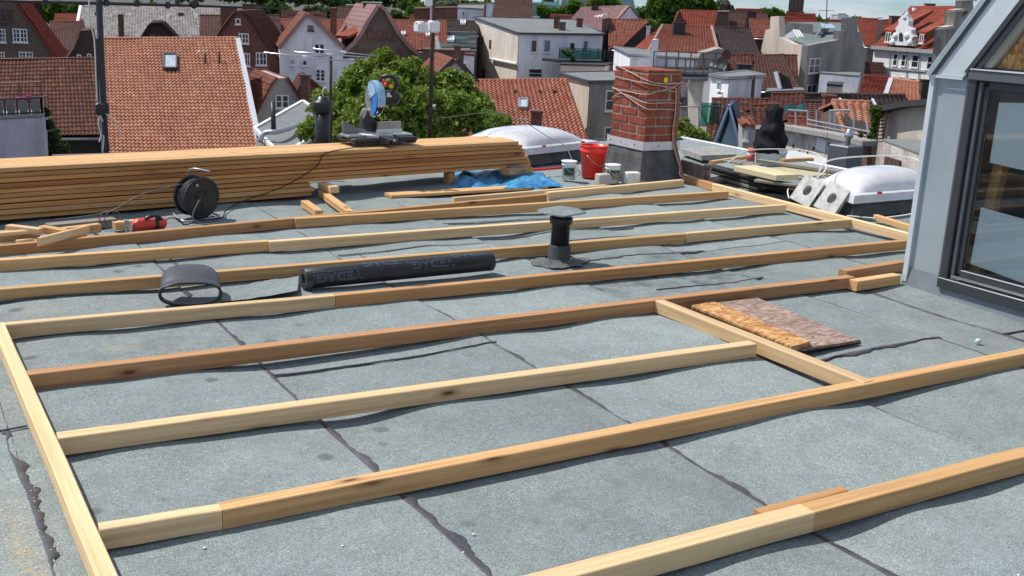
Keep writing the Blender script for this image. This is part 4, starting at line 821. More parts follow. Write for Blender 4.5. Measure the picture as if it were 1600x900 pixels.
    h=MB(M); h.tube(spline([bc+V(.02,-.02,.12),bc+V(.04,-.05,.165),bc+V(.09,-.09,.17),bc+V(.12,-.11,.12),bc+V(.10,-.07,.05),bc+V(.07,-.03,.03)],6),.016,10); obj('handle',h,BLKP,t,smooth=True)
    obj('trigger',MB(M).cbox(bc+V(.03,-.1,.10),bc+V(.05,-.07,.13),.004),REDP,t); obj('lock_button',MB(M).lathe([(.013,0),(.01,.012),(0,.013)],bc+V(.02,-.09,.14),12,(0,-1,.3)),REDP,t); obj('warning_label',MB(M).cbox(bc+V(.065,-.095,.09),bc+V(.10,-.085,.115),.001),YEL,t)
saw()
# --- dormer with big glazed sliding door on the right
def dormer():
    X=4.93; t=thing('glazed_dormer','zinc clad dormer with dark framed sliding glass door at the right edge','dormer',(X,3,0))
    yc=3.91; ze=1.16
    r1=onx(1600,-40,X); slope=(onx(1575,0,X).z-onx(1487,116,X).z)/(onx(1487,116,X).y-onx(1575,0,X).y)
    yb=1.0
    # cladding: side strip, panel, plinth, header
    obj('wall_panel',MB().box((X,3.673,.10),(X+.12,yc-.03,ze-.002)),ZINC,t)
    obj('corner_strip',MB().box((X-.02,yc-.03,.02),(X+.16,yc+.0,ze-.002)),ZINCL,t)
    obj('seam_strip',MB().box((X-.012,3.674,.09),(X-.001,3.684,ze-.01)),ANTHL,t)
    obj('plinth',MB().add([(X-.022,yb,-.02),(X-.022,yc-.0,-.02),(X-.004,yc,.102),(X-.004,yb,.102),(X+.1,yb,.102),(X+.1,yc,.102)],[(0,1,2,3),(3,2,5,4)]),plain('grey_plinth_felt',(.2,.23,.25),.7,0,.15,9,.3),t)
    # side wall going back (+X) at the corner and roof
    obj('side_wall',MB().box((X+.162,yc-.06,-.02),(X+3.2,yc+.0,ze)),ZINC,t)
    # sloping verge flashing: from eave up along slope towards smaller y
    yt=yc-2.6; zt=ze+2.6*slope
    n_=V(0,slope,1).normalized()
    def verge(x0,x1,off0,off1,z0,nm,mt,dn=.0):
        a=V(0,yc+.0,ze);b=V(0,yt,zt); d=(b-a).normalized()
        P=lambda x,s,o:V(x,a.y,a.z)+d*s+n_*o
        L=(b-a).length; obj(nm,MB().hexa([P(x0,z0,off0),P(x1,z0,off0),P(x1,L,off0),P(x0,L,off0),P(x0,z0,off1),P(x1,z0,off1),P(x1,L,off1),P(x0,L,off1)]),mt,t)
    d=(V(0,yt,zt)-V(0,yc,ze)).normalized();L=3.3
    def band(x0,x1,ya,yb_,z0,nm,mt,dx=0):
        b=[V(x0,ya,z0),V(x0,yb_,z0),V(x1+dx,yb_,z0+.004),V(x1+dx,ya,z0+.004)]; obj(nm,MB().hexa(b+[p+d*L for p in b]),mt,t)
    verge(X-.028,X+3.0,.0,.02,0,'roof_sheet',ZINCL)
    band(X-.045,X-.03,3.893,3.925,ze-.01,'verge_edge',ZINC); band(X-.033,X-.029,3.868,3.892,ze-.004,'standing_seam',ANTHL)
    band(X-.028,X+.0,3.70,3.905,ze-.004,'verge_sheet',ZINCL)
    band(X-.03,X+.03,3.668,3.699,ze+.02,'raking_frame',ANTH); band(X-.012,X+.03,3.64,3.666,ze+.02,'raking_bead',ANTHL); band(X+.01,X+.05,3.575,3.638,ze+.05,'raking_lining',PC); band(X+.05,X+.2,3.30,3.573,ze+.05,'rafter',OSB_O)
    obj('eave_drip',MB().box((X-.034,3.70,ze-.02),(X-.029,yc+.0,ze-.005)),ZINCL,t)
    # sliding frame
    def fb(y0,y1,z0,z1,x0,x1,nm,mt=ANTH): obj(nm,MB().cbox((x0,y0,z0),(x1,y1,z1),.004),mt,t)
    fb(3.625,3.672,.09,1.2,X-.02,X+.06,'outer_jamb'); fb(3.598,3.622,.1,1.14,X-.004,X+.04,'inner_jamb',ANTHL); fb(3.565,3.595,.13,1.12,X+.012,X+.05,'sash_stile')
    fb(yb,3.674,1.145,1.195,X-.03,X+.05,'transom',ANTHL); obj('transom_cap',MB().box((X-.036,yb,1.196),(X+.02,3.66,1.202)),ZINCL,t)
    fb(yb,3.672,.045,.10,X-.035,X+.06,'threshold'); obj('sill_rail',MB().box((X-.02,yb,.112),(X-.008,3.60,.124)),ALU,t); fb(yb,3.565,.101,.16,X-.002,X+.05,'bottom_rail'); fb(yb,3.565,1.10,1.143,X+.0,X+.05,'top_rail')
    fb(1.9,1.98,.161,1.099,X-.002,X+.05,'meeting_stile')
    for a_,b_ in((1.985,3.562),(yb,1.895)): obj('pane',MB().box((X+.026,a_,.165),(X+.032,b_,1.097)),GLS,t)
    obj('pane',MB().add([(X+.02,3.5,1.205),(X+.02,yb,1.205),(X+.02,yb,1.205+2.5*slope*.9)],[(0,1,2)]),GLS,t)
    # room behind
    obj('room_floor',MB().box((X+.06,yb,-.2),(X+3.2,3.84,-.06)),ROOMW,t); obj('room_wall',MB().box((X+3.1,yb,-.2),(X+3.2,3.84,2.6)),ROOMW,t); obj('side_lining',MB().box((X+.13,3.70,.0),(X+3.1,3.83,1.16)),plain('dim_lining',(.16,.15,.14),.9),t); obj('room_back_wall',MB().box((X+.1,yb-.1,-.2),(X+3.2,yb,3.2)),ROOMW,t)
    for k,(y0,z0,y1,z1,x) in enumerate([(3.55,.1,3.55,1.1,.12),(3.0,.1,3.0,1.1,1.2),(2.6,.1,2.65,1.1,2.0),(3.6,.72,2.4,.95,1.0),(3.6,.3,2.2,.45,.8),(3.3,.6,2.2,.62,1.8)]):
        obj('inner_timber',MB().bar((X+x,y0,z0),(X+x+.1,y1,z1),.06,.05,V(1,0,0)),W_M,t)
    def sheet_(a_,b_,c_,d_,nm): obj(nm,MB().prism([onx(*q,X+.034) for q in(a_,b_,c_,d_)],(.002,0,0)),PAPER,t)
    sheet_((1561,160),(1680,163),(1668,282),(1546,254),'paper_sheet'); sheet_((1533,324),(1680,364),(1668,468),(1516,412),'paper_sheet')
    obj('dark_card',MB().prism([onx(*q,X+.038) for q in((1563,144),(1680,146),(1680,175),(1561,175))],(.003,0,0)),ANTH,t)
dormer()
print('dormer done')
#@@PART4
# ================================================================ THE TOWN
class Pln:
    """plane through two points (seen at pixels xa, xb at depths ta, tb); vertical unless up is given"""
    def __init__(s,xa,ta,xb,tb,y=150):
        A=at(xa,y,ta);B=at(xb,y,tb);s.o=V(A.x,A.y,0);s.u=V(B.x-A.x,B.y-A.y,0).normalized();s.w=V(0,0,1);s.fix()
    @classmethod
    def of(c,o,u,w): s=c.__new__(c); s.o=V(*o);s.u=V(*u).normalized();w=V(*w);s.w=(w-s.u*w.dot(s.u)).normalized();s.fix();return s
    @classmethod
    def face(c,px,t,rel=0):
        s=c.__new__(c); A=at(px,150,t); d=V(A.x,A.y,0).normalized(); a=-R(rel); u=V(d.y,-d.x,0); s.u=V(u.x*math.cos(a)-u.y*math.sin(a),u.x*math.sin(a)+u.y*math.cos(a),0); s.o=V(A.x,A.y,0)-s.u*5; s.w=V(0,0,1); s.fix(); return s
    def fix(s):
        s.n=s.u.cross(s.w).normalized()
        if (EYEP-s.o).dot(s.n)<0: s.n=-s.n
    def hit(s,px,py): d=ray(px,py); return EYEP+d*((s.o-EYEP).dot(s.n)/d.dot(s.n))
    def uw(s,px,py): q=s.hit(px,py)-s.o; return q.dot(s.u),q.dot(s.w)
    def P(s,u,w,d=0): return s.o+s.u*u+s.w*w+s.n*d
    def box(s,mb,u0,w0,u1,w1,d0,d1):
        mb.hexa([s.P(u0,w0,d0),s.P(u1,w0,d0),s.P(u1,w1,d0),s.P(u0,w1,d0),s.P(u0,w0,d1),s.P(u1,w0,d1),s.P(u1,w1,d1),s.P(u0,w1,d1)]); return mb
def window(par,pl,x0,y0,x1,y1,nx=2,ny=2,fr=None,pane=None,fw_=.07,name='window',sill=True):
    fr=fr or WFR; pane=pane or PANE; xm,ym=(x0+x1)/2,(y0+y1)/2
    u0,_=pl.uw(x0,ym);u1,_=pl.uw(x1,ym);_,w1=pl.uw(xm,y0);_,w0=pl.uw(xm,y1)
    if u0>u1:u0,u1=u1,u0
    mb=MB(); d0,d1=.01,.08
    pl.box(mb,u0,w0,u0+fw_,w1,d0,d1);pl.box(mb,u1-fw_,w0,u1,w1,d0,d1);pl.box(mb,u0+fw_,w0,u1-fw_,w0+fw_,d0,d1);pl.box(mb,u0+fw_,w1-fw_,u1-fw_,w1,d0,d1)
    for i in range(1,nx): c=u0+(u1-u0)*i/nx; k=.05 if nx<=2 or i==nx//2 else .025; pl.box(mb,c-k,w0+fw_,c+k,w1-fw_,d0,d1-.01)
    for i in range(1,ny): c=w0+(w1-w0)*i/ny; pl.box(mb,u0+fw_,c-.022,u1-fw_,c+.022,d0,d1-.02)
    if sill: pl.box(mb,u0-.06,w0-.08,u1+.06,w0-.002,d0,d1+.08)
    o=obj(name,mb,fr,par); pm=MB(); pl.box(pm,u0+.02,w0+.02,u1-.02,w1-.02,.012,.03); obj('pane',pm,pane,o); return o
def slab(mb,A,B,Cc,D,th,off=0):   # quad with thickness along its normal (upwards)
    n=(B-A).cross(D-A).normalized()
    if n.z<0: n=-n
    mb.hexa([p+n*off for p in(A,B,Cc,D)]+[p+n*(off+th) for p in(A,B,Cc,D)]); return n
def TP(s): return (0,.75,1.0,.8,.35,.05,0)[min(6,int(s*6+.01))] if True else 0
def tiled(A,B,Cc,D,nu=None,nv=None,amp=.03,lap=.03,seg=4,tw=.23,tl=.34):
    """A,B ridge left/right; C,D eave right/left: laid tiles, lapped row over row"""
    if not nu: nu=max(2,int(((A-B).length+(Cc-D).length)/2/tw))
    if not nv: nv=max(2,int(((A-D).length+(B-Cc).length)/2/tl))
    n=(B-A).cross(D-A).normalized()
    if n.z<0:n=-n
    mb=MB(); vs=[];fs=[];uv=[]; K=nu*seg+1
    for j in range(nv):
        for e in(0,1):
            v=(j+e)/nv
            for i in range(K):
                u=i/(nu*seg); s=(i%seg)/seg; h=amp*1.7*TP(s); 
                p=(A.lerp(B,u)).lerp(D.lerp(Cc,u),v); p=p+n*(h+lap*e+.12+.07*noise.noise(p*.45)+.012*noise.noise(V(p.x*3,p.y*3,(v*nv)//1*7.7))); vs.append(p)
        b=j*2*K
        for i in range(K-1):
            fs.append((b+i,b+i+1,b+K+i+1,b+K+i)); c=i//seg
            uv.append([(c+.5+.1*(k in(1,2)),nv-j-.5) for k in range(4)])
            if j: q=b-K; fs.append((q+i,q+i+1,b+i+1,b+i)); uv.append([(c+.5,nv-j-.5)]*4)
    mb.add(vs,fs,uv); return mb
def rect_hit(A,B,D,px,py):
    n=(B-A).cross(D-A).normalized(); d=ray(px,py); return EYEP+d*((A-EYEP).dot(n)/d.dot(n))
def chim(par,base_px,top_px,t,w,mat,name='chimney',d=None,root=None,cap=True,flue=0,zdown=2.5):
    a=at(*base_px,t);b=at(*top_px,t); w2=w/2; mb=MB(rot(-YAW,(a.x,a.y,0))); mb.box((-w2,-w2,a.z-zdown),(w2,w2,b.z))
    c=obj(name,mb,mat,par)
    if cap: q=MB(rot(-YAW,(a.x,a.y,0))); q.box((-w2-.06,-w2-.06,b.z+.002),(w2+.06,w2+.06,b.z+.1)); obj('cap',q,mat,c)
    for k in range(flue):
        q=MB(); q.tube([(a.x+(k-.5*(flue-1))*.4,a.y,b.z+.1),(a.x+(k-.5*(flue-1))*.4,a.y,b.z+.5)],.1,8); obj('flue',q,METD,c)
    return c
def saddle(label,A,B,Cc,D,tile,wall,chims=(),wins=(),amp=.03,seg=4,verge=None,ridge=True,walls=(),cat='house',name='house',tw=.23,tl=.34,z0=GZ,lap=.035):
    A,B,Cc,D=[at(*q) if len(q)==3 and not isinstance(q,Vector) else q for q in(A,B,Cc,D)]
    cen=(A+B+Cc+D)/4; t=thing(name,label,cat,(cen.x,cen.y,z0))
    o=obj('roof_tiles',tiled(A,B,Cc,D,amp=amp,seg=seg,tw=tw,tl=tl,lap=lap),tile,t,kind='stuff')
    # back slope
    e1=A-(D-A)*1.0; e1=V(2*A.x-D.x,2*A.y-D.y,D.z); e2=V(2*B.x-Cc.x,2*B.y-Cc.y,Cc.z)
    mb=MB(); slab(mb,A,B,e2,e1,.1,.02); obj('rear_roof',mb,tile,t)
    # walls
    def ins(p,q,k=.25): d=(q-p); d.z=0; return p+d.normalized()*k
    L=[D,A,e1];Rr=[Cc,B,e2]; mb=MB()
    Lp=[ins(D,A),A.copy(),ins(e1,A)];Rp=[ins(Cc,B),B.copy(),ins(e2,B)]
    for a,b in zip(Lp,Rp):
        d=(b-a);d.z=0;d=d.normalized()*.12; a+=d;b-=d; a.z-=.12;b.z-=.12
    f=lambda p:V(p.x,p.y,z0)
    mb.add([Lp[0],Lp[1],Lp[2],f(Lp[2]),f(Lp[0])],[(0,1,2,3,4)]); mb.add([Rp[0],Rp[1],Rp[2],f(Rp[2]),f(Rp[0])],[(4,3,2,1,0)])
    mb.add([Lp[0],Rp[0],f(Rp[0]),f(Lp[0])],[(0,1,2,3)]); mb.add([Lp[2],Rp[2],f(Rp[2]),f(Lp[2])],[(3,2,1,0)]); mb.add([Lp[0],Rp[0],Rp[1],Lp[1]],[(0,1,2,3)])
    obj('wall',mb,wall,t)
    if ridge:
        n=V(0,0,.15); nn=max(4,int((B-A).length/.4)); r=MB(); pts=[A.lerp(B,i/nn)+n for i in range(nn+1)]
        for i in range(nn): r.tube([pts[i],pts[i].lerp(pts[i+1],1.04)],[.12,.1],7)
        obj('ridge_cap',r,tile,t)
    if verge:
        for (p,q,vm,w,h) in verge:
            a,b={'L':(A,D),'R':(B,Cc)}[p],None; mb=MB(); P0,P1=a; dd=(P1-P0).normalized(); mb.bar(P0+V(0,0,.12),P1+V(0,0,.12)+dd*.1,w,h); obj('verge_board',mb,vm,t)
    for c in chims: chim(t,*c)
    for (x0,y0,x1,y1,fr,pn) in wins:
        nn=(B-A).cross(D-A).normalized(); nn=nn if nn.z>0 else -nn
        q=[rect_hit(A,B,D,*c)+nn*.12 for c in((x0,y0),(x1,y0),(x1,y1),(x0,y1))]; cc=(q[0]+q[1]+q[2]+q[3])/4; m_=MB()
        for i in range(4): m_.bar(q[i]+nn*.16,q[(i+1)%4]+nn*.16,.09,.2,nn)
        o=obj('roof_window',m_,fr,t); obj('pane',MB().prism([p+(cc-p)*.03+nn*.15 for p in q],nn*.04),pn,o)
    g=MB(); g.tube([D+V(0,0,-.02)+(D-A).normalized()*.1,Cc+V(0,0,-.02)+(Cc-B).normalized()*.1],.08,8); obj('gutter',g,MET,t,smooth=True)
    return t,A,B,Cc,D
def gable(label,pl,chain,Ldep,wall,tile,roofsegs,wins=(),cat='house',over=.25,chims=(),verge=None,trim=None,amp=.03,name='house',z0=GZ,extra=None,bwall=None):
    """front wall polygon in the plane pl; roof tiles over the chain segments listed"""
    pts=[pl.uw(*c) for c in chain]; us=[p[0] for p in pts]
    cen=pl.P(sum(us)/len(us),0,-Ldep/2); t=thing(name,label,cat,(cen.x,cen.y,z0))
    poly=[pl.P(u,w) for u,w in pts]+[pl.P(pts[-1][0],z0),pl.P(pts[0][0],z0)]
    mb=MB(); mb.prism(poly,-pl.n*Ldep); obj('wall',mb,wall,t)
    for i in roofsegs:
        a,b=poly[i],poly[i+1]
        hi,lo=(a,b) if a.z>b.z else (b,a)
        f=pl.n*over; bk=-pl.n*(Ldep)
        A,D=hi+f,lo+f; B,E=hi+bk,lo+bk
        nn=(B-A).cross(D-A).normalized(); nn=nn if nn.z>0 else -nn
        mb=tiled(A,B,E,D,amp=amp,seg=3); obj('roof_tiles',mb,tile,t,kind='stuff')
        u=MB(); slab(u,A,B,E,D,.1,.0); obj('roof_deck',u,tile,t)
        if verge: v=MB(); v.bar(A+nn*.08,D+nn*.08,.12,.28); obj('verge_board',v,verge,t)
    for w in wins: window(t,pl,*w[:4],*(w[4:]))
    for c in chims: chim(t,*c)
    return t
def block(label,top,roof,wall,cat='building',name='building',z0=GZ,over=.12,wins=(),chims=(),par=None,edge=None,roofth=.12):
    T=[at(*q) if not isinstance(q,Vector) else q for q in top]; c=sum(T,V(0,0,0))/len(T); t=thing(name,label,cat,(c.x,c.y,z0)); n=len(T)
    mb=MB(); 
    for i in range(n):
        a,b=T[i],T[(i+1)%n]; mb.add([a,b,V(b.x,b.y,z0),V(a.x,a.y,z0)],[(0,1,2,3)])
    obj('wall',mb,wall,t)
    E=[p+(p-c).normalized()*over for p in T]; r=MB(); r.prism([p+V(0,0,.02) for p in E],(0,0,roofth)); obj('roof',r,roof,t)
    if edge:
        e=MB()
        for i in range(n): e.bar(E[i]+V(0,0,roofth),E[(i+1)%n]+V(0,0,roofth),.14,.16)
        obj('roof_edge',e,edge,t)
    for (i,*w) in wins:
        a,b=T[i],T[(i+1)%n]; pl=Pln.of((a.x,a.y,0),(b.x-a.x,b.y-a.y,0),(0,0,1)); window(t,pl,*w)
    for q in chims: chim(t,*q)
    return t,T
def leaves(clumps,n,size,seed=1,flat=0):
    rr=random.Random(seed); mb=MB(); tot=sum(c[3]**2 for c in clumps)
    V_=[];F_=[]
    for (px,py,t,r) in clumps:
        c=at(px,py,t); rad=r/F_PX*t; k=int(n*r*r/tot)
        for _ in range(k):
            d=V(rr.gauss(0,1),rr.gauss(0,1),rr.gauss(0,1)).normalized(); q=rad*(rr.random()**.38)*(1+.55*noise.noise(d*2.2+c)); p=c+V(d.x*q,d.y*q,d.z*q*.92)
            a=V(rr.gauss(0,1),rr.gauss(0,1),rr.gauss(0,.8)).normalized(); b=a.orthogonal().normalized(); b=(b*math.cos(rr.random()*6)+a.cross(b)*math.sin(rr.random()*6)); s=size*rr.uniform(.55,1.25)
            x=a*s;y=b*s*.62; k0=len(V_); V_+=[p-x,p-y*.9+x*.1,p+x,p+y*.9+x*.1]; F_.append((k0,k0+1,k0+2,k0+3))
    mb.v=V_; mb.f=F_; mb.uv=[None]*len(F_); return mb
def tree(label,clumps,n,size,mat,seed=1,trunk=True,name='tree',cat='tree',tr=.28,z0=GZ):
    P=[at(c[0],c[1],c[2]) for c in clumps]; cen=sum(P,V(0,0,0))/len(P); t=thing(name,label,cat,(cen.x,cen.y,z0)); mb=leaves(clumps,n,size,seed)
    me=mb.mesh('crown',cen,autouv=False); me.materials.append(mat); o=bpy.data.objects.new('crown',me); C.objects.link(o); o.parent=t; o.location=cen-t.location; o['_w']=list(cen)
    if trunk:
        b=MB(); f=V(cen.x,cen.y,z0); top=V(cen.x,cen.y,cen.z-.2); mid=f.lerp(top,.45)+V(.15,.1,0); b.tube([f,mid,top],[tr,tr*.75,tr*.3],9)
        for p in P: b.tube([mid.lerp(top,.3),mid.lerp(p,.55)+V(0,0,.2),p],[tr*.4,tr*.22,tr*.06],6)
        obj('trunk',b,BARK,t)
    return t
rr=random.Random(11)
# ---- A far brown brick house at the left edge
pA=Pln.face(30,77,6)
tA=gable('brown brick gabled house with curved red roof and white windows at the upper left',pA,[(-140,115),(-24,-66),(24,2),(38,24),(60,54),(80,82),(96,100)],9,B_BRN,T_BR,[1,2,3,4,5],
 [(20,45,43,66,4,3),(-12,45,9,66,4,3),(30,81,52,101,4,3),(-14,81,8,101,4,3),(0,13,20,34,2,1,BFR),(-30,13,-8,34,2,1,BFR)],over=.2,verge=None)
mb=MB(); 
for a,b in []and zip([(24,2),(38,24),(60,54),(80,82)],[(38,24),(60,54),(80,82),(96,100)]):
    A=pA.hit(*a)+pA.n*.2;B=pA.hit(*b)+pA.n*.2; k=pA.u*1.0
    mb.hexa([A,A+k,B+k,B]+[p+V(0,0,.12)-pA.n*.3 for p in(A,A+k,B+k,B)])
block('dark brown chimney block behind the upper left brick house',[(42,-8,84),(66,-6,84),(66,-8,87),(42,-10,87)],B_RED,B_DK,cat='chimney stack',name='chimney_stack')
# ---- B low red roof
t,*_=saddle('long low house with dark red pantile roof behind the railed terrace',(-60,99,60),(148,96,60),(161,214,56.2),(-80,217,56),T_RD,PGD,amp=.035,seg=5,tw=.2,tl=.32,wins=[])
pB=Pln(60,56.3,165,56.3); 
for (x0,x1,y0,y1) in((99,113,219,228),(117,138,220,229),(143,156,219,229),(99,113,232,246),(117,138,232,246),(143,156,232,246)):
    mb=MB(); u0,w1=pB.uw(x0,y0);u1,w0=pB.uw(x1,y1); pB.box(mb,u0,w0,u1,w1,.02,.05); obj('timber_frame_panel',mb,PC,t)
window(t,Pln.of((pB.o+pB.n*.1),pB.u,(0,0,1)),120,231,131,243,1,1,WFR,PANEB)
# ---- C terrace box
t,T=block('lilac grey flat roofed house with a railed roof terrace at the left edge',[(-90,192,33.5),(66,183,34.5),(75,177,39),(-90,180,39)],SLAB,PL,over=.05,name='house',cat='house',roofth=.1)
A,B,Cc=T[0],T[1],T[2]
def rail_on(par,A,B,h,np_,mt=ANTH,glass=None,r=.035):
    m_=MB(); m_.bar(A+V(0,0,h),B+V(0,0,h),.08,.06); m_.bar(A+V(0,0,.16),B+V(0,0,.16),.05,.05); obj('rail',m_,mt,par)
    for i in range(np_+1):
        q=A.lerp(B,i/np_); m_=MB(); m_.bar(q+V(0,0,.1),q+V(0,0,h),.06,.06); obj('post',m_,mt,par)
        if glass and i<np_:
            q2=A.lerp(B,(i+1)/np_); d=(q2-q).normalized(); g_=MB(); g_.bar(q+d*.06+V(0,0,h*.55),q2-d*.06+V(0,0,h*.55),.02,h*.72); obj('panel',g_,glass,par)
GP=plain('hazy_panel',(.16,.165,.17),.3,0,.45,1.5,0,.4)
rail_on(t,A,B,.62,8,ANTH,GP); rail_on(t,B,Cc,.62,2,ANTH,GP)
fr=MB(); p0=at(66,160,38);p1=at(64,128,38);p2=at(-60,132,38); fr.tube([p0,p1,p2],.04,6); fr.tube([at(30,130,38),at(33,160,38)],.03,6); obj('awning_frame',fr,BFR,t)
fl=leaves([(42,154,36,7),(54,155,36,4),(28,156,36,5),(12,170,36,4)],260,.06,4); obj('flower_box',fl,plain('magenta_flowers',(.5,.04,.2),.6),t)
tree('ivy and shrubs climbing between the lilac house and the low red roof',[(72,176,36,6),(76,195,37,8),(82,215,38,10),(80,235,38,14),(95,240,38,12),(88,205,42,5),(100,228,42,7)],4200,.09,LFD,21,False,'ivy','ivy')
# ---- D bright tiled house
tD,A,B,Cc,D=saddle('broad steep light orange pantiled roof with a small roof window and two vent pipes',(156,65,62),(371,64,62),(412,262,53),(165,262,53),T_OR,PC,amp=.045,seg=6,tw=.205,tl=.315,lap=.05,
  verge=[('R',0,LEAD,.3,.16),('L',0,ANTH,.3,.2)],wins=[(258,92,278,114,ANTH,PANEG)])
for px,py,ty in((321,104,84),(343,104,82)):
    q=rect_hit(A,B,D,px,py); h=(py-ty)/F_PX*60; m_=MB(); m_.tube([q,q+V(0,0,h)],.05,8); m_.lathe([(.16,0),(.05,.25)],q,12); obj('vent_pipe',m_,METD,tD)
q=rect_hit(A,B,D,311,87); obj('roof_cap',MB().lathe([(.12,0),(.1,.25),(0,.3)],q,10),LEAD,tD)
for px,py in((178,88),(180,176),(360,87),(369,165),(215,210),(268,205)):
    q=rect_hit(A,B,D,px,py); m_=MB(); n_=(B-A).cross(D-A).normalized(); n_=n_ if n_.z>0 else -n_; m_.bar(q+n_*.2,q+n_*.25-V(0,0,.45)+(B-A).normalized()*.25,.05,.03); obj('snow_hook',m_,METD,tD)
# ---- E long grey roof
t,A,B,Cc,D=saddle('very long house with speckled grey weathered tile roof behind the light orange roof',(126,12,122),(360,12,122),(375,88,108),(112,88,108),T_GR,PC,amp=.06,seg=4,tw=.3,tl=.42,verge=[('L',0,WFR,.3,.3)])
for px,py in((177,28),(206,28),(266,29),(310,28)): q=rect_hit(A,B,D,px,py); obj('roof_vent',MB().box(q-V(.2,.1,.0),q+V(.2,.3,.45)),WFR,t)
for px,py in((153,26),(283,27)): q=rect_hit(A,B,D,px,py); obj('roof_vent',MB().box(q-V(.3,.1,.0),q+V(.3,.3,.5)),GRYP,t)
for px in(200,283,310): q=rect_hit(A,B,D,px,59); obj('skylight_strip',MB().bar(q-(B-A).normalized()*.7+V(0,0,.2),q+(B-A).normalized()*.7+V(0,0,.2),.3,.15),PANEG,t)
block('tall thin red chimney in front of the long grey roof',[(184,25,95),(193,25,95),(193,24,96),(184,24,96)],B_RED,B_RED,cat='chimney',name='chimney_stack',over=.03)
gable('dark olive gable peak in front of the long grey roof',Pln.face(243,96,2),[(208,82),(236,38),(252,37),(280,66),(290,80)],6,B_DK,T_DK,[0,1,2,3],[(233,52,243,60,1,1,BFR)],over=.2)
gable('dark steep brick gable with two arched windows beside the black mast',Pln.face(135,69,0),[(104,100),(120,76),(129,48),(147,46),(150,60),(158,100)],4,B_DK,T_DK,[0,1],[(120,85,127,96,1,1),(136,84,143,96,1,1)],over=.1)
saddle('small red and grey roofed house beyond the curved brick gable',(86,25,120),(130,25,120),(132,52,112),(80,52,112),T_BR,PG,amp=.03,seg=2)
saddle('grey mossy roof below the small red roof at the upper left',(78,37,100),(128,37,100),(130,82,92),(76,82,92),T_BN,PG,amp=.03,seg=2)
# ---- F red brown brick house
pF=Pln.face(390,80,8)
tF=gable('tall brown red brick gabled house with white casement windows right of the orange roof',pF,[(330,75),(369,20),(381,20),(424,82),(434,94),(454,98)],11,B_RED,T_BN,[0,1,2,3],
 [(368,29,376,38,1,1),(373,52,389,68,3,2),(378,83,391,103,3,2),(400,82,417,102,3,2)],over=.15,
 chims=[((358,32),(358,12),80,1.0,B_RED),((391,20),(391,8),88,1.0,B_RED)])
saddle('brown hipped tile roof between the grey roof and the brick gable',(312,27,90),(362,28,90),(352,64,84),(314,66,84),T_BN,B_RED,amp=.03,seg=2)
saddle('dull brown roof behind the white gabled house',(398,27,100),(437,27,100),(440,50,94),(400,50,94),T_BN,B_DK,amp=.03,seg=2)
# ---- G white gable
pG=Pln.face(486,80,-3)
tG=gable('white rendered gabled house with mullioned windows in the middle left',pG,[(437,76),(481,22),(536,76)],10,PW,T_RM,[0,1],
 [(481,40,490,48,2,1,BFR,PANEG),(491,68,507,86,2,2),(452,92,461,102,1,1,WFR,PANEG),(472,94,480,103,1,1,WFR,PANE),(493,108,508,127,2,3)],over=.25,verge=T_PK)
block('low white wing wall between the white gable and the tree',[(536,95,80.5),(628,98,82),(632,96,88),(540,93,88)],LEAD,PW,name='wall',cat='wall',over=.05)
saddle('long red tile roof directly behind the white gable',(436,33,104),(566,34,104),(570,74,97),(436,74,97),T_RM,B_RED,amp=.04,seg=3,tw=.26)
block('tall red brick chimney right of the white gable',[(516,15,92),(526,15,92),(526,14,93.5),(516,14,93.5)],B_RED,B_RED,cat='chimney',name='chimney_stack',over=.03)
gable('dark gable peak poking above the white house',Pln.face(478,112,0),[(460,40),(478,13),(496,38)],7,B_DK,T_DK,[0,1],over=.1)
saddle('mossy brown red roof between chimney and brown gable at the skyline',(528,13,135),(562,13,135),(560,36,128),(526,36,128),T_BN,B_RED,amp=.03,seg=2)
# ---- H brown gable with flared verge
pH=Pln.face(595,86,-9)
tH=gable('brown brick gable with flared pink verge and bricked up red windows',pH,[(527,92),(540,80),(555,67),(566,52),(574,36),(592,9),(602,18),(609,32),(622,54),(636,72),(652,86),(668,96)],12,B_BRN,T_PK,list(range(11)),
 [(574,47,582,61,1,1,B_RED,PANER,.05),(588,47,599,61,1,1,B_RED,PANER,.05),(604,48,613,61,1,1,B_RED,PANER,.05),(560,77,567,90,1,1,B_RED,PANER,.05),(579,77,587,90,1,1,B_RED,PANER,.05),(607,77,614,93,1,1,B_RED,PANER,.05),(620,77,628,93,1,1,B_RED,PANER,.05)],
 over=.25,verge=T_PK,chims=[((575,30),(575,6),90,.75,B_RED)])
q=MB(); a=at(534,60,84);b=at(568,43,88);c=at(566,75,88);d=at(534,80,84); q.prism([a,b,c,d],(.3,.8,0)); obj('dormer_cheek',q,B_DK,tH); q=MB(); q.bar(a+V(0,0,.1),b+V(0,0,.1),1.2,.2); obj('dormer_roof',q,T_BR,tH)
saddle('red tile roof with two small round skylights right of the brown gable',(606,34,102),(698,36,102),(700,82,94),(600,80,94),T_RM,B_RED,amp=.04,seg=3,tw=.27,wins=[(628,55,633,59,WFR,PANEG),(666,56,671,61,WFR,PANEG)])
block('dark red brick block house under the skyline trees behind the white boxes mast',[(648,15,150),(716,13,150),(716,11,160),(648,12,160)],T_BN,B_RED,wins=[])
t,T=block('pale lilac flat roofed building at the skyline left of the white building',[(715,13,148),(755,15,148),(757,9,158),(717,9,158)],FLATG,PW,wins=[(0,722,18,726,25,1,1,WFR,PANEB)])
t,*_=saddle('dark slate roof strip left of the large white building',(683,34,112),(748,36,112),(748,56,106),(683,55,106),T_DK,PG,amp=.02,seg=2,wins=[(720,36,727,42,WFR,PANEG)])
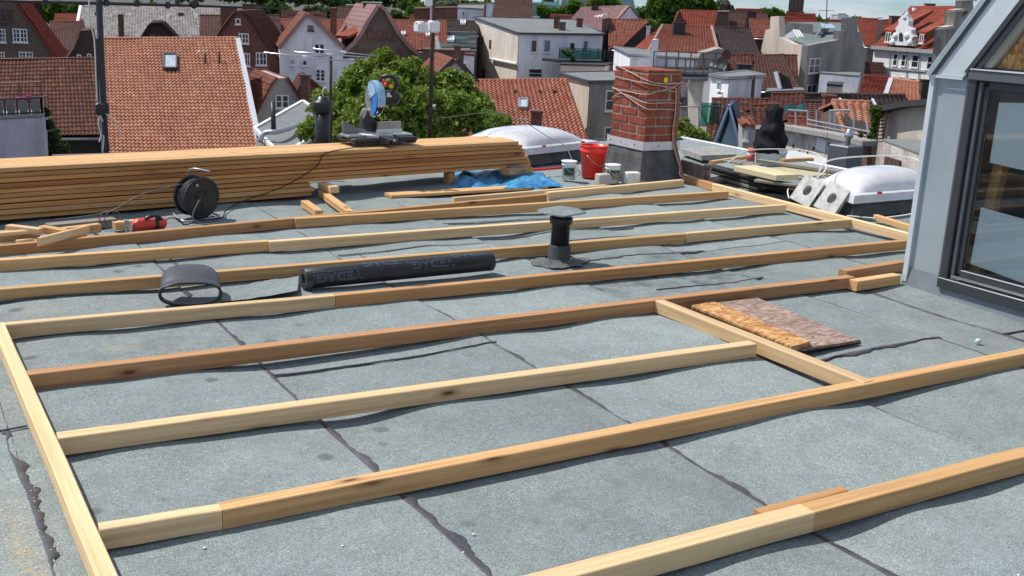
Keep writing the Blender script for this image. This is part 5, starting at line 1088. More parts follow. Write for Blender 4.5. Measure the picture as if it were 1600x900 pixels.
t,*_=saddle('greenish grey flat sloping roof with a roof light left of the white building',(683,53,104),(744,54,104),(744,78,94),(683,75,94),GRNR,PG,amp=.0,seg=1,wins=[(699,62,709,69,WFR,PANEG)])
block('brown low wall house between tree and large white building',[(660,79,80),(732,82,80),(734,78,86),(664,77,86)],B_BRN,B_BRN,chims=[((714,95),(714,73),78,.45,B_RED),((732,110),(732,90),78,.4,B_DK)])
gable('small white gable with dark verge and red roof, partly behind the tree',Pln.face(715,61,-9),[(682,122),(711,94),(743,130)],7,PW,T_RM,[0,1],over=.2,verge=ANTH)
block('small white house with tiny window at the foot of the large white building',[(725,86,74),(741,88,74),(741,86,78),(725,85,78)],B_RED,PW,wins=[(0,721,98,730,106,2,1)])
# ---- I small cream gable house and neighbours
pI=Pln.face(440,60,-12)
gable('small cream gabled house with weathered red roof and a white double window',pI,[(397,186),(424,134),(434,122),(446,122),(458,142),(474,162)],6,PC,T_RM,[0,1,3,4],[(430,148,451,169,2,2)],over=.2)
gable('little dark red roofed house squeezed before the white gable',Pln.face(480,67,-4),[(448,178),(478,124),(492,134),(512,150)],5,B_RED,T_RD,[0,1,2],over=.15,chims=[((477,150),(477,119),60,.45,B_RED)])
t,T=block('low pale grey roofed shed with white edge, left of the black flue pipe',[(400,206,44),(473,163,50),(520,196,46),(440,250,40)],FLATG,PG,over=.05,edge=WFR)
obj('metal_pipe',MB().tube([at(428,214,44),at(426,160,44)],.1,10),METD,t,smooth=True); obj('duct',MB().tube(spline([at(405,222,42),at(414,208,42),at(432,206,42),at(452,200,43),at(462,196,44)],5),.1,10),MET,t,smooth=True)
# ---- near tree
tree('leafy green tree behind the lumber stack and mitre saw',[(598,92,31,17),(580,112,31,24),(620,112,31,24),(556,128,31,26),(600,140,30,34),(640,120,31,26),(665,128,31,26),(540,155,31,28),(520,180,31,28),(570,180,30,36),(620,175,30,36),(665,165,30,34),(700,145,31,28),
  (715,170,30,34),(745,175,31,28),(760,195,30,26),(778,200,30,18),(690,200,30,30),(640,205,30,30),(540,205,30,26),(495,195,31,20),(478,205,31,16),(500,150,31,12),(490,168,31,10),(793,205,30,9),(706,122,31,16),(648,98,31,10),(726,134,31,20),(748,160,31,20),(786,192,30,15),(692,128,31,18),(605,84,31,10)],42000,.078,LF,5,tr=.3)
# ---- M large white flat roofed building
t,T=block('large white rendered building with brown framed windows, balcony and flat grey roof',[(811,54,95),(942,55.5,98),(896,33,118),(742,29,112)],FLATG,PW,over=.25,edge=ANTH,
 wins=[(0,829,62,839,82,1,1,WFR,PANER),(0,849,62,860,82,1,1,WFR,PANEB),(0,910,63,919,82,1,1,WFR,PANEB),(0,889,66,898,86,1,1,WFR,PANE),(0,825,107,847,122,1,2,WFR,PANE),(0,825,120,847,134,1,1,WFR,PANE)],
 chims=[((869,50),(869,27),102,.55,B_RED),((878,50),(878,36),100,.6,B_BRN),((905,46),(905,30),106,.6,B_RED)])
a,b=T[0],T[3]; m_=MB(); d=(b-a).normalized(); nn=V(d.y,-d.x,0); nn=nn if nn.dot(EYEP-a)>0 else -nn; nn.z=0
PBL=plain('light_beige_render',(.68,.61,.53),.9,0,.1,.8,.1,.1,(.5,.45,.4),7); m_.add([a+nn*.05-V(0,0,.15),b+nn*.05-V(0,0,.15),V(b.x,b.y,GZ)+nn*.05,V(a.x,a.y,GZ)+nn*.05],[(0,1,2,3)]); obj('beige_side_wall',m_,PBL,t)
pm=Pln.of((a.x+nn.x*.06,a.y+nn.y*.06,0),(d.x,d.y,0),(0,0,1))
for x0,y0,x1,y1 in((753,57,755,70),(765,62,767,76),(754,107,757,125)): m_=MB(); u0,w1=pm.uw(x0,y0);u1,w0=pm.uw(x1,y1); pm.box(m_,min(u0,u1),w0,max(u0,u1),w1,0,.04); obj('slit',m_,PANE,t)
obj('pipe',MB().tube([pm.hit(770,92)+pm.n*.2,pm.hit(811,100)+pm.n*.2],.12,8),WFR,t)
bl=at(873,98,93);br=at(945,100,96); dd=V(bl.x-br.x,bl.y-br.y,0).normalized(); up=V(0,0,1); out_=V(-dd.y,dd.x,0); out_=out_ if out_.dot(EYEP-bl)>0 else -out_
m_=MB(); m_.hexa([bl,br,br-out_*2.4,bl-out_*2.4]+[p+V(0,0,.25) for p in(bl,br,br-out_*2.4,bl-out_*2.4)]); obj('balcony_slab',m_,ANTH,t); rail_on(t,bl+V(0,0,.25),br+V(0,0,.25),1.0,6,ANTH,GRNET)
obj('balcony_plants',leaves([(888,84,92,5),(895,92,92,4),(880,80,92,3)],260,.16,31),LFD,t)
block('grey base building with dark band under the balcony of the white building',[(876,102,86),(945,104,88),(960,100,98),(880,98,98)],FLATD,PB,name='building')
# ---- N tile roof
t,A,B,Cc,D=saddle('red pantile roof with small red chimney and roof window in the middle',(690,131,61),(887,129,61),(927,245,52),(690,245,52),T_N,PB,amp=.055,seg=6,tw=.235,tl=.36,lap=.055,wins=[(811,163,824,177,MET,PANEG)],chims=[((837,205),(837,175),54,.55,B_RED)])
obj('chimney_aerial',MB().tube([at(811,186,53.6),at(828,187,53.6)],.03,6),ALU,t)
for px in(805,843,866): q=rect_hit(A,B,D,px,150); obj('tile_vent',MB().lathe([(.12,.1),(.1,.3),(0,.34)],q,8),B_DK,t)
# ---- O beige/grey building
t,T=block('beige and grey flat roofed building half hidden by the brick chimney',[(922,131,62),(1100,127,68),(1070,112,82),(876,117,72)],FLATG,PG,over=.2,edge=GRYP,wins=[(0,945,141,962,173,1,2,WFR,PANE),(0,943,198,962,220,1,2,WFR,PANE)])
a,b=T[0],T[3]; d=V(b.x-a.x,b.y-a.y,0).normalized(); nn=V(d.y,-d.x,0); nn=nn if nn.dot(EYEP-a)>0 else -nn
m_=MB(); m_.add([a+nn*.03,b+nn*.03,V(b.x,b.y,GZ)+nn*.03,V(a.x,a.y,GZ)+nn*.03],[(0,1,2,3)]); obj('beige_side_wall',m_,PB,t)
# ---- P, Q
saddle('faded pink tile roof with white gable end below the green church',(907,14,140),(984,11,140),(950,54,126),(888,35,128),T_PK,PW,amp=.05,seg=3,tw=.34,tl=.5,chims=[((929,20),(929,9),138,.9,METD)])
gable('lilac white gable end joined to the pink roof',Pln.face(982,134,-4),[(962,36),(984,11),(1001,33)],5,PW,T_PK,[0,1],over=.1)
saddle('red roof between pink roof and hipped red roof',(951,33,108),(1013,34,108),(992,80,100),(950,78,100),T_RM,B_BRN,amp=.05,seg=3,tw=.3,tl=.45)
block('narrow brick wall end left of the middle red roof',[(941,32,104),(952,30,105),(953,29,108),(943,30,108)],B_BRN,B_BRN,over=.05,name='building')
gable('dark shaded gable with vertical flue between two red roofs',Pln.face(1005,98,0),[(974,74),(1013,36),(1030,50),(1034,80)],4,B_DK,T_RM,[0],over=.1,chims=[((1011,75),(1011,42),96,.3,LEAD)])
t,A,B,Cc,D=saddle('wide hipped red tile roof behind the white terrace buildings',(1035,42,98),(1112,44,98),(1124,90,88),(1008,92,88),T_RM,B_RED,amp=.045,seg=3,tw=.26,chims=[((1060,50),(1060,37),95,1.0,METD)])
h=MB(); hn=tiled(A,A+V(.01,.01,0),D,at(985,84,92),nu=10,nv=14,amp=.04); obj('hip_tiles',hn,T_BR,t,kind='stuff'); obj('hip_cap',MB().tube([A+V(0,0,.15),D+V(0,0,.15)],.14,7),T_PK,t); obj('hip_cap',MB().tube([B+V(0,0,.15),Cc+V(0,0,.15)],.14,7),T_PK,t)
saddle('near black tile roof right of the hipped red roof',(1113,45,100),(1172,47,100),(1190,92,90),(1118,92,90),T_DK,PGD,amp=.04,seg=2)
saddle('deep red roof behind the wide hipped roof',(1062,18,132),(1122,20,132),(1116,46,124),(1066,46,124),T_BR,B_RED,amp=.05,seg=2,tw=.3)
gable('pale brick gable end left of the deep red roof',Pln.face(1062,127,-2),[(1052,44),(1062,18),(1069,44)],3,B_BRN,T_RM,[0,1],over=.1)
block('big brown brick chimney block on the skyline right of the deep red roof',[(1121,20,126),(1139,20,126),(1140,18,130),(1122,18,130)],B_RED,B_BRN,name='building')
saddle('brown roof with aerials at the skyline, right of the brick block',(1139,20,135),(1200,24,135),(1200,52,126),(1139,48,126),T_BN,B_DK,amp=.03,seg=2,chims=[((1172,40),(1172,20),124,1.0,METD)])
saddle('far pinkish red roof poking above the brown roofs',(1150,15,190),(1190,16,190),(1194,26,180),(1146,26,180),T_RM,PC,amp=.03,seg=2)
saddle('red roofs row left of the grey firewall building',(1170,32,120),(1225,34,120),(1225,62,112),(1170,60,112),T_RM,B_RED,amp=.03,seg=2)
# ---- R terraces
t,T=block('low white building with a sloping grey flat roof behind the railing',[(985,88,80),(1120,96,80),(1140,88,92),(960,76,92)],FLATG,PW,edge=MET,over=.1)
block('tall narrow white chimney slab above the brick chimney',[(1018,65,78),(1023,65,78),(1029,64,80),(1024,64,80)],PWW,PWW,name='chimney_stack',cat='chimney',over=.02)
gable('low grey gable parapet on the white terrace buildings',Pln.face(1112,80,-3),[(1092,90),(1094,84),(1122,76),(1130,77),(1132,96)],5,PG,FLATG,[],over=.0)
t,T=block('white walled building with a dark railed roof terrace right of the brick chimney',[(1040,119,68),(1113,121,68),(1135,113,76),(1020,110,76)],FLATD,PW,over=.1,edge=FLATD,wins=[(0,1088,135,1098,154,2,3),(0,1068,133,1076,152,2,3)])
rail_on(t,T[0]+V(0,0,.1),T[1]+V(0,0,.1),1.0,5,BFR); rail_on(t,T[3]+V(0,0,.1),T[2]+V(0,0,.1),1.2,6,BFR)
block('small white roof cabin with two tiny square windows',[(1108,106,74),(1132,111,74),(1136,106,78),(1112,101,78)],FLATG,PW,wins=[(0,1111,108,1115,113,1,1),(0,1118,109,1121,114,1,1)],name='cabin',cat='cabin')
m_=thing('satellite_dish','two dark red and black satellite dishes above the white cube house','satellite dish',at(1134,90,73)); obj('dish',MB().lathe([(0,0),(.2,.02),(.34,.1),(.33,.12),(0,.04)],at(1134,86,73),18,(-.4,-1,.3)),plain('dark_red_dish',(.12,.03,.035),.5),m_); obj('dish',MB().lathe([(0,0),(.25,.03),(.4,.12),(.39,.14),(0,.05)],at(1128,99,73),18,(-1,-.35,.25)),METD,m_); obj('dish_mast',MB().tube([at(1133,84,73.3),at(1131,118,73.3)],.05,6),MET,m_)
t,T=block('white cube house with one tall narrow window, right of the brick chimney',[(1111,121,60),(1139,125,57.5),(1191,121,61),(1164,114,68)],FLATG,PWW,over=.15,edge=MET,wins=[(0,1122,128,1127,141,1,1,PWW,PANEB,.03),(0,1124,143,1130,149,1,1,PWW,PANEB,.03)])
a,b=T[1],T[2]; obj('drain_pipe',MB().tube([at(1178,118,59.3),at(1175,158,59.3)],.09,8),BFR,t)
mb=MB(); d=V(b.x-a.x,b.y-a.y,0).normalized(); nn=V(d.y,-d.x,0); nn=nn if nn.dot(EYEP-a)>0 else -nn; mb.add([a+nn*.03-V(0,0,.02),b+nn*.03-V(0,0,.02),V(b.x,b.y,GZ)+nn*.03,V(a.x,a.y,GZ)+nn*.03],[(0,1,2,3)]); obj('shade_tinted_side_wall',mb,PW,t)  # right face of the white cube, its shade put in as a cooler white
saddle('large red brown tile roof behind the white cube house',(1137,89,84),(1245,90,84),(1250,165,74),(1140,165,74),T_RD,B_RED,amp=.045,seg=3,tw=.26,chims=[((1161,118),(1161,102),76,.9,METD)])
# ---- scaffold house and blue dormer
tS,A,B,Cc,D=saddle('dark red tile roof carrying the blue triangular dormer',(1112,160,56),(1206,161,56),(1215,240,49),(1100,240,49),T_RD,PG,amp=.045,seg=4,tw=.24)
pb=Pln.face(1138,47.5,3)
tb=gable('steep light blue triangular dormer on the dark red roof',pb,[(1117,225),(1140,165),(1156,226)],3.0,BLUW,BLUD,[0,1],over=.3,cat='dormer',name='dormer',z0=-5.5,amp=.0)
for a_,b_ in(((1140,162),(1115,227)),((1140,162),(1158,228))): obj('barge_board',MB().bar(pb.hit(*a_)+pb.n*.55,pb.hit(*b_)+pb.n*.55,.1,.2,pb.n),BLUT,tb)
m_=MB(); m_.add([pb.hit(1122,222)+pb.n*.02,pb.hit(1140,170)+pb.n*.02,pb.hit(1139,190)+pb.n*.02,pb.hit(1127,223)+pb.n*.02],[(0,1,2,3)]); obj('side_cheek',m_,BLUD,tb)
t,T=block('grey plastered outbuilding with gable line and green scaffold mesh right of the brick chimney',[(1040,152,60),(1066,136,60),(1074,137,60),(1104,196,58),(1110,190,66),(1040,140,66)],SLAB,PC,over=.02,roofth=.03,wins=[(0,1062,152,1072,166,1,1,BFR)])
ps=Pln(1090,52,1130,52); m_=MB(); a,b=ps.uw(1096,160);c,d=ps.uw(1124,198); tN=thing('scaffold','scaffold with pale green mesh between grey outbuilding and blue dormer','scaffold',ps.hit(1110,198))
ps.box(m_,a,d,c,b,0,.03); obj('mesh_sheet',m_,GRNET,tN)
for q in((1064,165,1064,215),(1092,165,1092,215),(1124,158,1124,215)): obj('pole',MB().tube([ps.hit(q[0],q[1]),ps.hit(q[2],q[3])],.035,6),MET,tN)
for q in((1060,167,1130,166),(1060,196,1126,197)): obj('ledger',MB().tube([ps.hit(q[0],q[1]),ps.hit(q[2],q[3])],.035,6),MET,tN)
obj('leaning_board',MB().bar(ps.hit(1108,190),ps.hit(1126,226),.12,.04),W_G,tN)
tree('small bright green tree between brick chimney and blue dormer',[(1066,196,34,11),(1076,205,34,13),(1090,212,34,12),(1064,215,34,14),(1102,216,34,9),(1070,190,34,7)],2600,.075,LF,9,tr=.1)
gable('cream gabled little house with white window behind the black bin bag',Pln.face(1170,38,-5),[(1160,240),(1160,200),(1170,196),(1179,203),(1181,240)],2,PC,T_RM,[1,2],[(1163,203,1168,219,1,2)],over=.05)
saddle('broken red tile roof with bare rafters behind the bin bag',(1170,172,44),(1215,170,44),(1214,214,40),(1176,206,40),T_RD,B_BRN,amp=.04,seg=3)
# ---- T grey firewall building
pT1=Pln(1187,96,1262,86);pT2=Pln(1262,86,1356,98)
tT=thing('building','grey building with stepped fire walls, green metal roof and bare plaster sides','building',at(1262,150,90))
def wallpoly(par,pl,chain,th,mat,nm='wall'):
    P=[pl.hit(*c) for c in chain]; P=P+[V(P[-1].x,P[-1].y,GZ),V(P[0].x,P[0].y,GZ)]; m_=MB(); m_.prism(P,-pl.n*th); return obj(nm,m_,mat,par)
wallpoly(tT,pT1,[(1187,92),(1190,74),(1196,47),(1203,45),(1204,26),(1217,25),(1218,58),(1240,69),(1262,71)],.5,PB)  # left face: its sunlight is put into the paler beige
wallpoly(tT,pT2,[(1263,71),(1311,62),(1312,48),(1323,48),(1324,28),(1339,29),(1340,50),(1347,51),(1348,73),(1355,75)],.5,PG)  # right face of the same building: shade put into the darker grey
m_=MB(); P=[at(1222,60,99),at(1262,72,87),at(1318,60,93),at(1326,37,112),at(1268,36,112),at(1232,36,108)]; m_.prism(P,(0,0,.1)); obj('roof',m_,GRNR,tT)
window(tT,pT2,1263.5,91,1280,114,2,2,WFR,PANER); window(tT,pT2,1260,132,1275,147,2,1,WFR,PANE)
m_=MB(); a,b=at(1232,45,100),at(1266,58,98); m_.prism([at(1231,44,101),at(1240,36,101),at(1270,38,99),at(1272,66,96),at(1238,66,96)],(1,2,0)); obj('dark_dormer',m_,FLATD,tT)
for k in range(3): obj('metal_strip',MB().bar(at(1240+4*k,46+.5*k,95.5),at(1249+4*k,62-.6*k,94.5),.14,.05),PWW,tT)
obj('dormer_side',MB().prism([at(1222,58,98.5),at(1241,46,98),at(1247,68,94)],(.3,.3,0)),MET,tT)
obj('roof_window',MB().bar(at(1290,44,99.5)+V(0,0,.35),at(1295,51,96.5)+V(0,0,.35),1.1,.1),PANEG,tT); obj('roof_step',MB().bar(at(1292,36,104),at(1281,60,94.5)+V(0,0,.3),.35,.1),METD,tT)
obj('aerial',MB().tube([at(1291,38,104),at(1293,-20,104)],.05,6),METD,tT); obj('aerial_rod',MB().tube([at(1279,16,104),at(1304,17,104)],.03,5),MET,tT)
block('low white annex under the grey fire wall',[(1281,116,80),(1342,121,82),(1345,116,88),(1284,113,88)],FLATG,PW,over=.02)
block('tiny beige shed roof block left of the white annex',[(1292,134,70),(1316,136,70),(1318,131,76),(1294,130,76)],FLATD,PB)
saddle('dark brown roof before the beige fire wall',(1178,92,80),(1225,89,80),(1252,142,72),(1180,144,72),T_BN,B_RED,amp=.035,seg=3)
tq=block('grey tarred roof house with blackened opening',[(1196,146,66),(1257,144,66),(1252,140,72),(1200,141,72)],FLATG,B_BRN)[0]
obj('black_opening',MB().prism([at(1214,112,69),at(1233,121,69),at(1240,140,69),at(1219,140,69)],(.3,.6,0)),PGD,tq); obj('white_post',MB().bar(at(1212,112,68.8),at(1219,139,68.8),.2,.2),WFR,tq)
# ---- U ornate white house
pU=Pln(1366,112,1470,104)
tU=thing('house','bright white ornate town house with curved gable, red roof and dormers','house',pU.hit(1420,150))
wallpoly(tU,pU,[(1366,73),(1469,81)],12,PWW)
A,B,Cc,D=at(1423,11,119),at(1512,11,112),at(1473,82,103.5),at(1366,73,111.5)
obj('roof_tiles',tiled(A,B,Cc,D,amp=.03,seg=2,tw=.3,tl=.4),T_BR,tU,kind='stuff')
obj('cornice',MB().bar(pU.hit(1365,74)+pU.n*.2,pU.hit(1470,82)+pU.n*.2,.4,.35),plain('grey_stone_cornice',(.36,.36,.36),.8),tU)
for yy in(104,): obj('string_course',MB().bar(pU.hit(1365,yy)+pU.n*.06,pU.hit(1468,yy+9)+pU.n*.06,.12,.18),LEAD,tU)
for px in(1392,1419,1438): obj('downpipe',MB().tube([pU.hit(px,76)+pU.n*.1,pU.hit(px-2,150)+pU.n*.1],.05,6),MET,tU)
gp=[(1393,70),(1396,62),(1394,58),(1398,54),(1403,50),(1402,44),(1407,38),(1407,31),(1412,25),(1417,22),(1421,27),(1423,33),(1422,40),(1427,46),(1427,52),(1430,57),(1427,62),(1429,72)]
m_=MB(); m_.prism([pU.hit(*q)+pU.n*.25 for q in gp],-pU.n*.6); obj('ornate_gable',m_,PWW,tU)
obj('gable_finial',MB().lathe([(.4,-.2),(.3,.1),(.12,.4),(.0,.8)],pU.hit(1417,25),10),plain('pale_finial',(.55,.57,.58),.6),tU); q=pU.hit(1411,55)+pU.n*.28
obj('gable_niche',MB().prism([pU.hit(*c)+pU.n*.27 for c in((1408,64),(1408,54),(1411,50),(1414,54),(1414,64))],pU.n*.03),PANE,tU)
for c in((1398,66),(1424,67),(1402,56),(1420,56)): obj('scroll',MB().lathe([(0,0),(.28,0),(.3,.1),(.18,.18),(0,.2)],pU.hit(*c)+pU.n*.26,14,pU.n),PWW,tU)
for x0,y0,x1,y1 in((1396,84,1403,103),(1409,85,1416,104),(1425,86,1436,106),(1449,88,1458,109)): window(tU,Pln.of(pU.o+pU.n*.01,pU.u,(0,0,1)),x0,y0,x1,y1,1,2,WFR,PANE)
for x0,y0,x1,y1 in((1391,119,1398,140),(1404,120,1412,140),(1420,122,1431,142),(1444,125,1453,147)): window(tU,Pln.of(pU.o+pU.n*.01,pU.u,(0,0,1)),x0,y0,x1,y1,1,2,WFR,PANE)
for (x0,y0,x1,y1,ax0,ay0,ax1,ay1) in((1384,50,1392,66,1380,52,1409,30),(1437,53,1444,68,1432,54,1466,31)):
    pd=Pln.of(pU.o+pU.n*.1,pU.u,(0,0,1)); window(tU,pd,x0,y0,x1,y1,2,1,WFR,PANE,name='dormer_window')
    a=pd.hit(x0-4,y0-1);b=pd.hit(x1+3,y0+1); k=-pU.n*5+V(0,0,2.2); m_=MB(); m_.hexa([a,b,b+k,a+k]+[p+V(0,0,.2) for p in(a,b,b+k,a+k)]); obj('dormer_roof',m_,T_BR,tU)
    c=pd.hit(x1+1,y1); m_=MB(); m_.prism([b,b+k,c],(.15,.1,0)); obj('dormer_cheek',m_,B_RED,tU); c=pd.hit(x0-1,y1); m_=MB(); m_.prism([a,a+k,c],(.15,.1,0)); obj('dormer_cheek',m_,B_RED,tU)
pU2=Pln(1468,103.8,1545,128); wallpoly(tU,pU2,[(1468,84),(1471,46),(1484,43),(1487,19),(1502,17),(1503,1),(1520,1),(1521,12),(1531,20),(1545,24)],.6,PG,'stepped_fire_wall')
for a_,b_ in(((1470,46),(1485,43)),((1486,19),(1503,17)),((1503,1),(1521,1)),((1469,84),(1471,46)),((1484,43),(1487,19))): obj('coping',MB().bar(pU2.hit(*a_)+V(0,0,.1),pU2.hit(*b_)+V(0,0,.1),.7,.25),PB,tU)
chim(tU,(1452,14),(1452,7),118,.9,B_RED); 
for px in(1428,1447): obj('ridge_light',MB().lathe([(0,0),(.35,.05),(.3,.15),(0,.2)],at(px,17,117),12,(0,-1,.6)),PWW,tU)
block('white tower block top right beyond the stepped fire wall',[(1526,14,170),(1545,14,170),(1546,12,176),(1528,12,176)],FLATG,PW,wins=[(0,1530,17,1534,22,1,1),(0,1538,17,1542,22,1,1)])
block('grey pilaster gable end with stone caps left of the ornate house',[(1372,32,118),(1379,32,118),(1380,31,121),(1373,31,121)],LEAD,PG,name='chimney_stack',cat='pilaster',over=.1)
saddle('strongly red roof left of the ornate white house',(1336,31,132),(1374,32,132),(1368,74,120),(1350,74,120),T_BR,PG,amp=.03,seg=2)
saddle('red roof sliver behind the ornate gable',(1374,35,128),(1425,28,128),(1400,60,120),(1376,58,120),T_BR,B_RED,amp=.03,seg=2,chims=[((1397,34),(1397,26),126,1.0,B_RED)])
saddle('bright red tiled house in front of the ornate white house, left half',(1349,122,76),(1391,126,76),(1379,160,67),(1338,158,67),T_BR,PWW,amp=.05,seg=4,tw=.25)
saddle('paler orange tiled roof, right half before the ornate white house',(1392,126,76),(1436,132,74),(1440,172,66),(1380,160,67),T_OR,PC,amp=.05,seg=4,tw=.25,verge=[('L',0,LEAD,.3,.2)],chims=[((1442,150),(1442,126),70,.45,B_DK)])
# ---- X dark roof and W ruins
saddle('long low black tiled roof behind the ruined wall',(1256,151,62),(1414,153,60),(1424,172,56),(1256,170,57),T_DK,PGD,amp=.03,seg=2,verge=None)
obj('roof_strap',MB().bar(at(1312,154,59),at(1316,164,56.5),.12,.1),LEAD,label='short pale metal strap on the black roof, left one',cat='strap'); obj('roof_strap',MB().bar(at(1363,155,58),at(1368,165,56),.12,.1),LEAD,label='short pale metal strap on the black roof, right one',cat='strap')
saddle('dark brown lower roof with small red chimney left of the ruined orange roof',(1255,164,54),(1300,165,54),(1302,212,50),(1256,210,50),T_BN,PGD,amp=.03,seg=2,chims=[((1293,178),(1293,151),51,.5,B_RED)])
tW,A,B,Cc,D=saddle('half stripped orange pantile roof of the ruin with torn hole',(1299,164,46),(1358,166,46),(1361,222,40),(1318,218,40),T_OR,B_BRN,amp=.05,seg=5,tw=.22)
m_=MB(); P=[rect_hit(A,B,D,*q) for q in((1318,181),(1330,196),(1350,198),(1356,216),(1344,214),(1330,208),(1318,203))]; nn=(B-A).cross(D-A).normalized(); nn=nn if nn.z>0 else -nn; m_.prism([p+nn*.16 for p in P],nn*.06); obj('torn_hole',m_,PGD,tW)
saddle('red patched roof with teal tarpaulin left of the dark roofs',(1205,152,56),(1256,151,56),(1258,190,51),(1200,196,51),T_RD,B_RED,amp=.04,seg=3)
obj('teal_cover',MB().grid(lambda u,v:at(1226+33*u,168-6*math.sin(u*3.1)+10*v,49.8)+V(0,0,.1*math.sin(u*9)),12,5),plain('teal_sheet',(.08,.24,.25),.6),label='teal sheet lying on the patched red roof',cat='sheet')
t=thing('wall','crumbling pale rendered brick wall with stone coping beyond the roof edge','wall',at(1290,240,29)); pW=Pln(1190,33,1362,26)
wallpoly(t,pW,[(1196,200),(1225,199),(1300,208),(1362,225)],.4,RUIN)
for a_,b_ in(((1194,199),(1226,198)),((1226,198),(1308,212)),((1309,212),(1364,225))): obj('coping_stone',MB().bar(pW.hit(*a_),pW.hit(*b_),.55,.12),SLAB,t)
m_=MB(); u0,w1=pW.uw(1278,214);u1,w0=pW.uw(1290,238); pW.box(m_,u0,w0,u1,w1,.0,.03); obj('white_patch',m_,PWW,t); m_=MB(); m_.prism([pW.hit(*q)+pW.n*.005 for q in((1228,232),(1300,250),(1362,268),(1362,285),(1228,285))],pW.n*.03); obj('white_band',m_,PWW,t)
m_=MB(); m_.box(pW.hit(1358,225)-V(.2,.1,0),pW.hit(1358,225)+V(.15,.2,0)); 
obj('wall_pier',MB().prism([pW.hit(1352,226),pW.hit(1362,226),V(*pW.hit(1362,300)),V(*pW.hit(1352,300))],pW.n*.12),B_RED,t)
for c in((1240,228),(1250,236),(1262,240),(1272,232),(1296,226),(1300,246),(1318,240),(1330,232),(1342,250),(1326,254),(1306,232)): obj('beam_hole',MB().lathe([(0,.003),(.05,.003),(.05,.02),(0,.02)],pW.hit(*c),8,pW.n),PGD,t)
ts=thing('scaffold','grey tube guard rail scaffold standing behind the crumbling wall','scaffold',at(1290,215,31)); p0=Pln(1225,33,1362,28)
for q in((1262,187,1362,207),(1262,194,1362,214),(1296,173,1330,172),(1232,172,1262,174)): obj('ledger',MB().tube([p0.hit(q[0],q[1]),p0.hit(q[2],q[3])],.03,6),MET,ts)
for q in((1243,172,1243,205),(1262,172,1261,205),(1276,172,1275,205),(1297,172,1296,208),(1305,172,1303,208),(1334,180,1334,214),(1354,192,1357,214)): obj('pole',MB().tube([p0.hit(q[0],q[1]),p0.hit(q[2],q[3])],.025,6),MET,ts)
# right hand beige building
tR=thing('building','beige rendered wall building with ladder and wooden door beside the dormer','building',at(1410,240,27)); pR=Pln(1360,27,1475,24)
wallpoly(tR,pR,[(1360,232),(1361,215),(1378,178),(1397,170),(1425,164),(1475,160)],.5,PB)
for a_,b_ in(((1376,178),(1397,169)),((1397,169),(1426,163)),((1426,163),(1475,159))): obj('coping',MB().bar(pR.hit(*a_),pR.hit(*b_),.6,.14),FLATD,tR)
pR2=Pln(1372,25.4,1480,22.4); wallpoly(tR,pR2,[(1372,222),(1384,222),(1440,244),(1480,262)],.3,RUIN,'lower_wall')
m_=MB(); m_.hexa([pR2.hit(1378,221),pR2.hit(1480,260),pR.hit(1480,223)+pR.n*.05,pR.hit(1381,220)+pR.n*.05]+[p+V(0,0,.05) for p in(pR2.hit(1378,221),pR2.hit(1480,260),pR.hit(1480,223)+pR.n*.05,pR.hit(1381,220)+pR.n*.05)]); obj('lean_to_roof',m_,FLATG,tR)
u0,w1=pR2.uw(1385,244);u1,w0=pR2.uw(1404,290)
for k in range(4): m_=MB(); uu=(u1-u0)/4; pR2.box(m_,u0+k*uu+.01,w0,u0+(k+1)*uu-.01,w1,.01,.05); obj('door_board',m_,plain('brown_door_board%d'%k,(.1,.06,.05),.8),tR)
m_=MB(); 
for k in range(9): m_.bar(pR.hit(1391-k*.7,178+k*5.6)+pR.n*.25,pR.hit(1400-k*.7,177+k*5.6)+pR.n*.25,.03,.03)
m_.tube([pR.hit(1391,174)+pR.n*.25,pR.hit(1384,226)+pR.n*.25],.02,5); m_.tube([pR.hit(1401,173)+pR.n*.25,pR.hit(1394,224)+pR.n*.25],.02,5)
obj('ladder',m_,RUST,label='rusty wall ladder hanging on the beige building',cat='ladder'); obj('drain_pipe',MB().tube([pR.hit(1387,172)+pR.n*.2,pR.hit(1380,215)+pR.n*.2,pR.hit(1372,262)+pR.n*.2],.035,6),RUST,tR)
tree('ivy hanging over the corner of the beige building',[(1364,172,26,5),(1368,182,26,6),(1367,193,26,5),(1365,203,26,5),(1363,212,26,5),(1374,172,26,5),(1384,172,26,5),(1395,170,26,4),(1358,213,26,3),(1345,211,26,3),(1372,180,26,6)],3600,.045,LFB,41,False,'ivy','ivy')
# ---- church, spire, skyline
t=thing('church','green copper and grey roofed church rising at the skyline','church',at(930,20,260)); 
obj('grey_roof',MB().prism([at(868,44,262),at(872,24,262),at(886,-30,262),at(978,-30,262),at(985,6,262),at(1004,44,262)],(4,12,0)),CHUR,t)
obj('copper_cone',MB().prism([at(952,-30,258),at(984,-30,258),at(992,10,258),at(1000,44,258),at(975,44,258)],(3,8,0)),COPPER,t)
obj('copper_roof',MB().prism([at(826,16,240),at(830,4,240),at(870,2,244),at(878,10,244),at(880,26,240),at(826,26,240)],(3,8,0)),COPPER,t)
for px in(845,869,884): obj('seam',MB().bar(at(px,30,236),at(px+3,0,236),.4,.4),COPPER,t)
obj('roof_vent',MB().lathe([(1.2,0),(1.2,.6),(0,1.1)],at(857,3,235),10),METD,t)
t=thing('church_tower','red brick church tower with gabled lantern at the skyline','tower',at(1244,22,270)); c=at(1244,10,270); M=rot(-YAW-.3,(c.x,c.y,0)); zt=at(1244,-6,270).z;zb=at(1244,22,270).z
